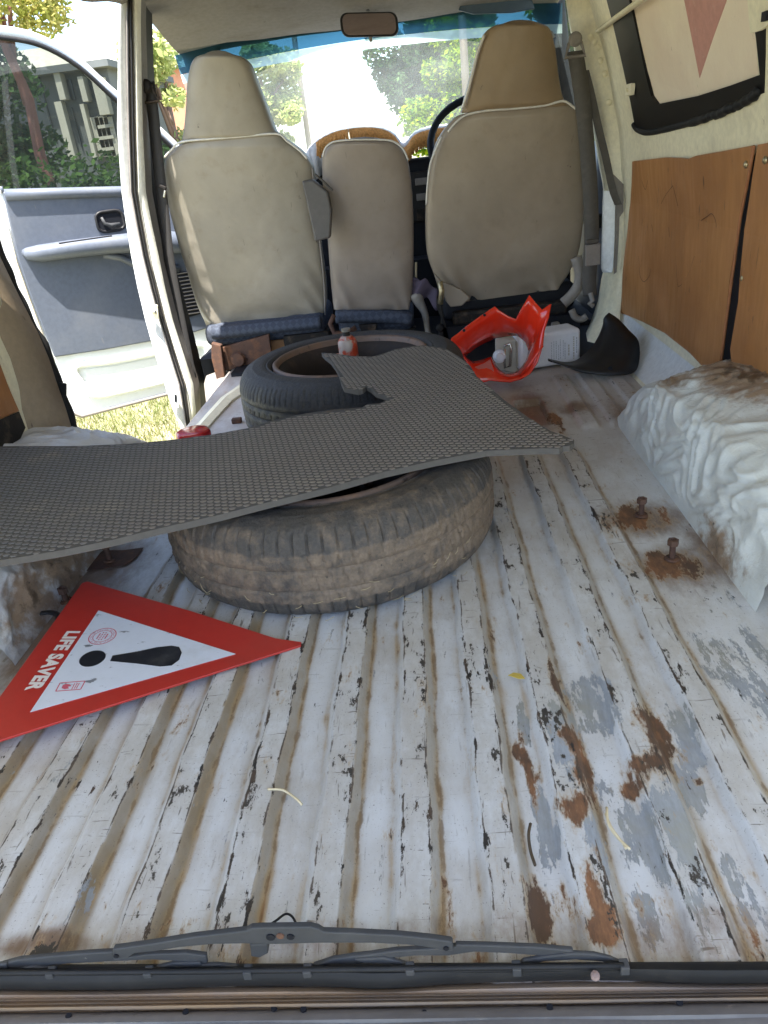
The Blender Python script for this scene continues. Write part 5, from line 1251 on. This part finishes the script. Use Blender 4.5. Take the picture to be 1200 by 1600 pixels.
# ---- bolts
def bolt(label, u, vtop, vbase, plate):
    c = px(u, vbase, z=.002); ztop = max(.03, px(u, vtop, y=c.y).z)
    t = thing('floor_bolt', c, label, 'bolt', 'rusty seat bolts in the floor')
    m = MB(); m.lathe([(.0055, .001), (.0055, ztop-.010)], c, 10); m.build('shank', m_rust, t, smooth=True)
    m = MB(); m.lathe([(.0, ztop-.010), (.0098, ztop-.010), (.0098, ztop), (.006, ztop+.001), (.005, ztop-.003), (0, ztop-.003)], c, 6); m.build('head', m_rust2, t)
    m = MB(); m.lathe([(.013, .001), (.012, .004), (.007, .005)], c, 14); m.build('washer', m_rust, t)
    if plate:
        pts = [Vector((c.x+a*k_, c.y+d*k_, .0015)) for (a, d), k_ in [(q_, random.uniform(.7, 1.05)) for i_ in range(len(plate)) for q_ in (plate[i_], ((plate[i_][0]*.55+plate[(i_+1) % 4][0]*.45), (plate[i_][1]*.55+plate[(i_+1) % 4][1]*.45)))]]; m = MB(); m.prism(pts, (0, 0, .0012)); m.build('plate', m_rust, t, bevel=.001)
m_rust2 = worn('brown_bolt_head', (.13, .075, .055), .5, .5, layers=[((.35, .25, .18), 50, .5, .7, (1, 1, 1), .6)])
bolt('tall rusty bolt near the wheel arch, the one closer to the cab', 1002, 780, 806, None)
bolt('rusty bolt near the wheel arch, the one closer to the tailgate', 1050, 845, 874, None)
bolt('rusty bolt standing under the mat edge beside the warning sign', 172, 850, 876, [(-.07, -.045), (.05, -.03), (.06, .05), (-.04, .06)])
bolt('short bolt just behind the short edge of the warning sign', 104, 925, 940, None)

# ---- bottle jack in the far wheel
JC = Vector((-.155, 2.17, .10)); JK = thing('bottle_jack', JC, 'small worn red bottle jack standing inside the black tyre', 'jack')
def jv(v): return px(544, v, y=JC.y).z
c0 = px(544, 545, y=JC.y); jx = c0.x; JR = (px(559, 540, y=JC.y)-px(529, 540, y=JC.y)).length/2
z1, z2, z3, z4 = jv(556), jv(534), jv(528), jv(513)
mb = MB(); mb.lathe([(0, .095), (JR*1.25, .095), (JR*1.25, .11), (JR, .115), (JR, z1), (JR, z2), (JR*.86, z2+.008), (JR*.6, z3), (JR*.35, z3+.002)], (jx, JC.y, 0), 24); mb.build('cylinder', m_jackred, JK, smooth=True, angle=40)
mb = MB(); mb.lathe([(JR*.74, z2+.004), (JR*.78, z2+.010), (JR*.6, z3+.006), (JR*.3, z3+.008)], (jx, JC.y, 0), 8); mb.build('collar', m_jackred, JK)
mb = MB(); mb.lathe([(JR*.38, z3), (JR*.38, z4-.008), (JR*.30, z4-.008)], (jx, JC.y, 0), 16); mb.build('ram', m_ironblack, JK, smooth=True)
mb = MB(); mb.lathe([(0, z4-.008), (JR*.45, z4-.008), (JR*.48, z4), (0, z4+.001)], (jx, JC.y, 0), 12); mb.build('saddle', m_steel, JK)
mb = MB(); mb.box((jx-JR*1.0, JC.y-.01, z1-.004), (.02, .02, .03)); mb.build('pump_socket', m_jackred, JK, bevel=.003)
# ---- red lens lying behind the mat
mb = MB(); q = [px(u, v, z=.012) for u, v in ((276, 690), (285, 683), (310, 677), (328, 678), (333, 684), (322, 692), (280, 697))]
mb.prism(q, (0, 0, .03)); o = mb.build('red_lamp_lens', m_redlens, bevel=.012, seg=3, smooth=True); tag(o, 'glossy red lamp lens half hidden behind the mat by the step', 'lamp lens')
# ---- iron lug on the floor left of the far tyre
mb = MB(); mb.box(px(370, 657, z=.008), (.03, .02, .016)); tag(mb.build('iron_lug', m_rust, bevel=.003), 'small rusty lug on the floor against the black tyre', 'lug')

# ---- red headlamp cowl
CW = thing('headlamp_cowl', (.2, 2.32, 0), 'glossy red motorcycle headlamp cowl standing on its edge', 'cowl')
# paired stations round the opening: outer outline, inner outline, distance of each
ST = [((702, 541), (727, 557), 2.24, 2.33), ((706, 528), (733, 551), 2.25, 2.35), ((717, 520), (742, 544), 2.27, 2.37), ((733, 507), (752, 538), 2.30, 2.40), ((747, 497), (762, 533), 2.33, 2.42), ((760, 488), (772, 528), 2.35, 2.43), ((773, 479), (784, 526), 2.36, 2.44),
      ((781, 486), (792, 525), 2.36, 2.44), ((793, 494), (800, 524), 2.35, 2.43), ((806, 499), (807, 524), 2.34, 2.42), ((815, 482), (812, 526), 2.34, 2.41), ((827, 461), (817, 530), 2.35, 2.40), ((836, 472), (821, 534), 2.34, 2.39), ((847, 484), (824, 541), 2.32, 2.38), ((861, 475), (826, 548), 2.31, 2.37),
      ((857, 495), (825, 556), 2.29, 2.36), ((850, 517), (822, 563), 2.28, 2.35), ((848, 540), (818, 570), 2.26, 2.34), ((840, 566), (812, 577), 2.25, 2.33), ((828, 584), (804, 583), 2.24, 2.32), ((815, 592), (795, 584), 2.23, 2.31), ((797, 597), (787, 583), 2.22, 2.30), ((780, 596), (780, 578), 2.22, 2.30), ((765, 595), (773, 569), 2.22, 2.29), ((750, 599), (767, 558), 2.22, 2.29), ((741, 596), (757, 562), 2.22, 2.29), ((736, 580), (740, 566), 2.22, 2.30), ((728, 563), (734, 563), 2.23, 2.31)]
rows = [[], [], [], [], []]
ns_ = len(ST)
ys_o = [sum(ST[(i+k) % ns_][2]*w for k, w in ((-2, .1), (-1, .22), (0, .36), (1, .22), (2, .1))) for i in range(ns_)]
ys_i = [sum(ST[(i+k) % ns_][3]*w for k, w in ((-2, .1), (-1, .22), (0, .36), (1, .22), (2, .1))) for i in range(ns_)]
ST = [(q_[0], q_[1], a_, b_) for q_, a_, b_ in zip(ST, ys_o, ys_i)]
for (o_, i_, yo, yi) in ST:
    a, c = px(*o_, y=yo), px(*i_, y=yi)
    mdl = px(o_[0]*.5+i_[0]*.5, o_[1]*.5+i_[1]*.5, y=(yo+yi)/2-.016)
    q1 = px(o_[0]*.78+i_[0]*.22, o_[1]*.78+i_[1]*.22, y=yo*.75+yi*.25-.012); q3 = px(o_[0]*.22+i_[0]*.78, o_[1]*.22+i_[1]*.78, y=yo*.25+yi*.75-.010)
    for r, p in zip(rows, (a, q1, mdl, q3, c)): r.append(p)
mb = MB(); mb.grid(rows, closed_v=True); mb.build('shell', m_cowl, CW, smooth=True, solid=.004)
mb = MB(); mb.tube([px(u, v, y=2.235) for u, v in ((848, 540), (838, 555), (826, 572), (812, 588))], .004, 6); mb.build('crease', m_cowl, CW, smooth=True)
mb = MB(); mb.prism([px(u, v, y=2.245) for u, v in ((742, 574), (757, 568), (766, 562), (772, 580), (768, 592), (745, 594))], (0, .004, 0)); mb.build('inner_tab', m_cowlin, CW)
for u, v, yy in ((725, 516, 2.255), (757, 492, 2.322)):
    mb = MB(); mb.lathe([(.0045, 0), (.0045, -.003), (0, -.003)], px(u, v, y=yy-.012), 10, 'y'); mb.build('screw_hole', m_dark, CW)

# ---- white oil can lying on its side
OC = thing('oil_can', (.36, 2.45, 0), 'white plastic oil can with small print lying behind the red cowl', 'can')
cA, cB = px(836, 578, z=.004), px(908, 566, z=.004)
ux = (cB-cA).normalized(); ux.z = 0; ux.normalize(); uyv = Vector((-ux.y, ux.x, 0))
zt_ = px(908, 515, y=cB.y).z
ctr = cB-ux*.105+uyv*.05; ang = math.atan2(ux.y, ux.x)
mb = MB(); mb.box(ctr+Vector((0, 0, zt_/2+.002)), (.21, .10, zt_), rz=ang); mb.build('body', m_can, OC, bevel=.013, seg=3, smooth=True, angle=50)
def onface(a, h, off=.0012): return cB-ux*a-uyv*off+Vector((0, 0, h))
for k, (a, h0, h1, w_, mt) in enumerate([(.016, .034, .080, .0028, m_print), (.026, .016, .086, .0046, m_brass), (.043, .030, .062, .0044, m_brass), (.056, .02, .07, .0022, m_print), (.062, .03, .084, .0016, m_print), (.072, .024, .086, .0016, m_print), (.078, .02, .066, .0016, m_print), (.086, .026, .080, .002, m_print), (.094, .024, .08, .0016, m_print), (.102, .026, .080, .0016, m_print)]):
    mb = MB(); hcur = h0
    while hcur < h1:
        L = random.uniform(.003, .008); mb.hexa([onface(a-w_/2, hcur), onface(a+w_/2, hcur), onface(a+w_/2, hcur+L), onface(a-w_/2, hcur+L)], [onface(a-w_/2, hcur, .0006), onface(a+w_/2, hcur, .0006), onface(a+w_/2, hcur+L, .0006), onface(a-w_/2, hcur+L, .0006)]); hcur += L+random.uniform(.0012, .003)
    mb.build('small_print', mt, OC)
ec = ctr-ux*.105
def onend(b_, h, off=.0): return ec+uyv*b_-ux*off+Vector((0, 0, h))
mb = MB(); mb.hexa([onend(-.036, .016, .0005), onend(.036, .016, .0005), onend(.036, zt_-.014, .0005), onend(-.036, zt_-.014, .0005)], [onend(-.036, .016, .003), onend(.036, .016, .003), onend(.036, zt_-.014, .003), onend(-.036, zt_-.014, .003)]); mb.build('end_plate', m_canend, OC)
# a second, tin cap end seen through the cowl opening
TC = thing('fuel_tin', px(790, 560, y=2.44), 'tan tin with a white cap seen through the cowl opening', 'tin')
mb = MB(); mb.hexa([px(u, v, y=2.43) for u, v in ((773, 577), (808, 584), (808, 531), (773, 528))], [px(u, v, y=2.43)+Vector((.04, .09, 0)) for u, v in ((773, 577), (808, 584), (808, 531), (773, 528))]); mb.build('body', m_canend, TC, bevel=.006, seg=3)
mb = MB(); cpt = px(780, 556, y=2.425); mb.lathe([(.021, 0), (.021, -.012), (.014, -.016), (.012, -.026), (0, -.027)], cpt, 18, 'y'); mb.build('cap', m_can, TC, smooth=True, angle=40)
mb = MB(); mb.tube([px(u, v, y=2.415) for u, v in ((788, 541), (797, 537), (799, 545), (797, 572), (789, 575), (788, 560), (789, 545))], .0045, 6); mb.build('handle', m_chrome, TC, smooth=True)

# ---- black moulded fairing
BF = thing('black_fairing', (.5, 2.35, 0), 'black moulded plastic fairing leaning in the corner by the plywood', 'fairing')
out = [((951, 489), 2.44), ((966, 499), 2.42), ((982, 516), 2.38), ((998, 535), 2.33), ((998, 568), 2.27), ((987, 583), 2.22), ((950, 586), 2.22), ((915, 583), 2.24), ((888, 574), 2.26), ((870, 566), 2.28)]
inn = [((944, 503), 2.45), ((941, 513), 2.44), ((936, 525), 2.42), ((929, 537), 2.40), ((921, 547), 2.38), ((912, 555), 2.36), ((903, 562), 2.34), ((893, 566), 2.32), ((878, 566), 2.30), ((856, 561), 2.30)]
rows = [[], [], [], []]
for (o_, yo), (i_, yi) in zip(out, inn):
    a, c = px(*o_, y=yo), px(*i_, y=yi); a.z = max(a.z, .006); c.z = max(c.z, .008)
    rows[0].append(a); rows[3].append(c)
    for r, f_ in ((1, .33), (2, .66)): rows[r].append(a.lerp(c, f_)+Vector((-.012, -.024, .006))*(4*f_*(1-f_)))
rows2 = [spline(r, 4) for r in rows]
mb = MB(); mb.grid(rows2); mb.build('shell', m_black, BF, smooth=True, solid=.004)
p_a = [((951, 489), 2.44), ((944, 503), 2.47), ((935, 528), 2.44), ((920, 548), 2.41), ((905, 562), 2.36)]
mb = MB(); mb.lathe([(.006, 0), (.006, -.003), (0, -.003)], px(953, 575, y=2.19), 10, 'y'); mb.build('screw_hole', m_dark, BF)
mb = MB(); mb.hexa([px(u, v, y=2.42) for u, v in ((955, 498), (966, 503), (965, 507), (953, 502))], [px(u, v, y=2.425) for u, v in ((955, 498), (966, 503), (965, 507), (953, 502))]); mb.build('grey_clip', m_trimgrey, BF)

# ---- straw and wire
def strand(name, label, pts, r, mat, cat, z=.014, group=None):
    m = MB(); m.tube(spline([px(u, v, z=z+.003*(i % 2)) for i, (u, v) in enumerate(pts)], 5), r, 5); tag(m.build(name, mat, smooth=True), label, cat, group)
strand('straw', 'pale curved straw on the ribs below the warning sign', [(419, 1233), (440, 1234), (452, 1240), (465, 1250), (472, 1258)], .0016, m_straw, 'straw')
strand('straw', 'forked straw beside the large rust patch', [(948, 1262), (950, 1285), (962, 1305), (984, 1327)], .0016, m_straw, 'straw')
strand('straw', 'short straw crossing the forked straw at the rust patch', [(946, 1272), (956, 1294), (972, 1316), (978, 1326)], .0014, m_straw, 'straw')
strand('twig', 'thin dark twig in a groove behind the rubber strip end', [(829, 1287), (826, 1305), (829, 1330), (836, 1352)], .0018, m_twig, 'twig')
strand('wire', 'thin bent wire loop behind the wiper blade middle', [(418, 1447), (432, 1438), (446, 1428), (456, 1432), (464, 1446)], .0013, m_ironblack, 'wire', .02)
mb = MB(); c = px(808, 1057, z=.013); mb.prism([c+Vector((a, d, 0)) for a, d in ((-.012, .003), (-.004, .008), (.006, .004), (.010, -.006), (.002, -.006))], (0, 0, .0012)); tag(mb.build('dry_leaf', worn('yellow_leaf', (.45, .33, .06), .7)), 'tiny yellow dry leaf on the ribs near the muddy tyre', 'leaf')

# ================================================================== REAR SILL
def sweep(rows, name, mat, label, cat, par=None, sub=None):
    """rows: list of (pixel v at several u, z) swept along the sill"""
    US = [-80, 0, 100, 200, 300, 400, 500, 600, 700, 800, 900, 1000, 1100, 1200, 1290]
    P_ = []
    for vf, z in rows: P_.append(spline([px(u, vf(u), z=z) for u in US], 6))
    m = MB(); m.grid(P_); o = m.build(name, mat, par, smooth=True, angle=60)
    if label: tag(o, label, cat)
    return o
def wav(u, a=1.0): return 1.35*a*(4.5*math.exp(-((u-600)/90)**2)*1.3-4*math.exp(-((u-330)/120)**2)*.6-6*math.exp(-((u-950)/130)**2)*.8+2.5*math.sin(u/140))
SEAL = sweep([(lambda u: 1507-.004*u, .004), (lambda u: 1507-.004*u, .020), (lambda u: 1512-.004*u+wav(u, .2), .026), (lambda u: 1522-.006*u+wav(u, .5), .028), (lambda u: 1532-.008*u+wav(u, .8), .024), (lambda u: 1541-.010*u+wav(u), .018), (lambda u: 1545-.010*u+wav(u), .010), (lambda u: 1546-.010*u+wav(u), -.004)],
             'rubber_weatherstrip', m_rubber, 'wavy black rubber weatherstrip along the rear sill', 'weatherstrip')
def m_sill():
    g = NG('dirty_brown_sill_plastic')
    n1 = g.noise(5, 6, .65, vec=g.vec((1, 4, 1))); n2 = g.noise(60, 7, .7, vec=g.vec((.25, 1, 1))); n3 = g.noise(160, 5, .7)
    c = g.mix(g.ramp(n1, .3, .7), (.33, .215, .12), (.26, .205, .165))
    c = g.mix(g.ramp(n2, .5, .75, True, 0, .6), c, (.12, .09, .07))
    c = g.mix(g.ramp(n3, .66, .72, True, 0, .7), c, (.34, .29, .23))
    return g.surf(g.bsdf(c, .45, 0, g.bump(n2, .3, .002)))
SILL = sweep([(lambda u: 1545-.010*u+wav(u)*.9, -.012), (lambda u: 1549-.010*u+wav(u)*.8, -.003), (lambda u: 1555-.011*u+wav(u)*.5, -.001), (lambda u: 1560-.012*u, -.004), (lambda u: 1563-.012*u, -.0005), (lambda u: 1566-.013*u, -.006), (lambda u: 1569-.013*u, -.0005), (lambda u: 1572-.014*u, -.006), (lambda u: 1575-.014*u, -.0005), (lambda u: 1579-.015*u, -.005), (lambda u: 1582-.015*u+1.5*math.sin(u/23), -.024), (lambda u: 1585-.015*u, -.026)],
             'sill_plate', m_sill(), 'ridged brown plastic sill plate at the tailgate edge', 'sill plate')
m_sillgrey = worn('scuffed_grey_sill', (.155, .145, .14), .42, layers=[((.085, .075, .068), 6, .45, .7, (.4, 2, 1), .7), ((.30, .26, .22), 60, .64, .7, (.4, 1, 1), .7), ((.05, .04, .035), 40, .66, .7, (.5, 1, 1), .8)], bump=(40, .3, .002))
sweep([(lambda u: 1583-.015*u, -.028), (lambda u: 1586-.015*u, -.013), (lambda u: 1592-.015*u+1.5*math.sin(u/60), -.009), (lambda u: 1600-.013*u, -.008), (lambda u: 1604-.012*u+2*math.sin(u/75), -.011), (lambda u: 1612-.008*u, -.010), (lambda u: 1622-.006*u, -.012), (lambda u: 1626, -.03)], 'lower_lip', m_sillgrey, None, None, par=SILL)
for u, v in ((107, 1587), (290, 1581), (474, 1576.5), (663, 1583), (859, 1573.5), (1062, 1566), (428, 1575), (600, 1590)):
    c = px(u, v, z=-.0098); mb = MB(); mb.lathe([(.0030, -.001), (.0030, .0004), (0, .0004)], c, 10); mb.build('hole', m_dark, SILL)
mb = MB(); c = px(930, 1524, z=.03); mb.lathe([(.0, -.003), (.0042, -.002), (.0036, .002), (0, .003)], c, 7); tag(mb.build('pebble', worn('pinkish_grit', (.24, .17, .15), .8)), 'pinkish crumb of grit on the rubber weatherstrip', 'grit')
mb = MB(); q = [px(u, 1606-.008*u, z=-.009) for u in (1180, 900, 720, 640)]
mb.box((-.13, .30, -.10), (1.6, .04, .17)); tag(mb.build('rear_panel', m_body), 'white outer rear panel below the sill plate', 'rear panel', kind='structure')
# rusty seam edge of the floor beside the sill
# ---- wiper blade
WB = thing('wiper_blade', px(430, 1490, z=0), 'grey windscreen wiper blade lying along the rear sill', 'wiper blade')
YW = 0.0
def wpt(u, v, y=YW): return px(u, v, pl=((0, .436+y, 0), (.0296, 1, 0)))
def wpoly(pix, th, name, par=WB, y=YW, mat=m_wiper): 
    m = MB(); m.prism([wpt(u, v, y) for u, v in pix], (0, th, 0)); return m.build(name, mat, par, bevel=.0012)
MY = wpoly([(176, 1484), (190, 1482), (240, 1475), (300, 1465), (350, 1459), (385, 1455), (392, 1451), (410, 1450), (485, 1449), (497, 1452), (505, 1457), (560, 1459), (620, 1462), (670, 1467), (705, 1472), (708, 1474), (708, 1486), (690, 1487), (678, 1482), (640, 1477), (580, 1474), (500, 1474), (430, 1476), (380, 1475), (330, 1476), (280, 1481), (240, 1487), (210, 1490), (198, 1498), (176, 1499)], .006, 'main_yoke')
for u, v, r in ((423, 1463.5, .0042), (438, 1461.5, .0036), (454, 1463, .0036), (182, 1493, .0025), (697, 1481, .0025)):
    m = MB(); m.lathe([(r, 0), (r, -.0012), (0, -.0012)], wpt(u, v), 10, 'y'); m.build('hole', m_rust if u == 438 else m_dark, MY)
wpoly([(0, 1508), (30, 1500), (80, 1495), (140, 1490), (178, 1488), (178, 1499), (230, 1492), (290, 1490), (322, 1494), (324, 1508), (308, 1509), (285, 1503), (240, 1500), (170, 1503), (110, 1506), (60, 1511), (20, 1520), (0, 1521)], .005, 'side_yoke', y=YW+.004)
wpoly([(-60, 1516), (-30, 1508), (10, 1507), (12, 1518), (-20, 1522), (-60, 1526)], .004, 'end_yoke', y=YW+.002)
wpoly([(22, 1516), (50, 1511), (74, 1514), (86, 1522), (74, 1523), (55, 1517), (30, 1519)], .004, 'end_yoke', y=YW+.002)
wpoly([(232, 1524), (245, 1512), (270, 1506), (312, 1505), (316, 1509), (340, 1508), (370, 1511), (392, 1522), (380, 1524), (350, 1514), (300, 1513), (265, 1514), (242, 1525)], .004, 'end_yoke', y=YW+.002)
wpoly([(476, 1522), (490, 1510), (520, 1500), (552, 1495), (580, 1492), (620, 1486), (680, 1483), (712, 1480), (712, 1477), (760, 1478), (840, 1481), (896, 1486), (898, 1499), (880, 1500), (850, 1494), (790, 1490), (740, 1488), (700, 1494), (650, 1494), (600, 1498), (580, 1505), (550, 1507), (515, 1507), (490, 1518), (482, 1524)], .005, 'side_yoke', y=YW+.004)
wpoly([(553, 1500), (600, 1497), (632, 1506), (645, 1514), (634, 1517), (610, 1507), (570, 1506)], .004, 'end_yoke', y=YW+.002)
wpoly([(802, 1514), (818, 1502), (850, 1496), (898, 1490), (930, 1492), (955, 1498), (975, 1507), (965, 1510), (940, 1503), (900, 1500), (850, 1503), (815, 1514)], .004, 'end_yoke', y=YW+.002)
m = MB()
for v0, r in ((1519, .0028), (1523, .0022), (1526, .0018)):
    m.tube([wpt(u, v0-.0135*(u-200)*(1 if u > 200 else .3), YW-.004) for u in (-80, 100, 300, 500, 700, 900, 975)], r, 6)
RB = m.build('rubber_blade', m_rubber, WB, smooth=True)
for u in (81, 233, 388, 481, 641, 807, 975):
    c = wpt(u, 1521-.0135*(u-200)*(1 if u > 200 else .3), YW-.003); m = MB(); m.box(c, (.008, .010, .010)); m.build('clip', m_wiper, WB, bevel=.001)
wpoly([(390, 1476), (418, 1475), (419, 1490), (406, 1497), (392, 1495)], .012, 'pivot_block', y=YW+.006)
print('objects', len(bpy.data.objects), 'tris', sum(len(m_.polygons) for m_ in bpy.data.meshes))
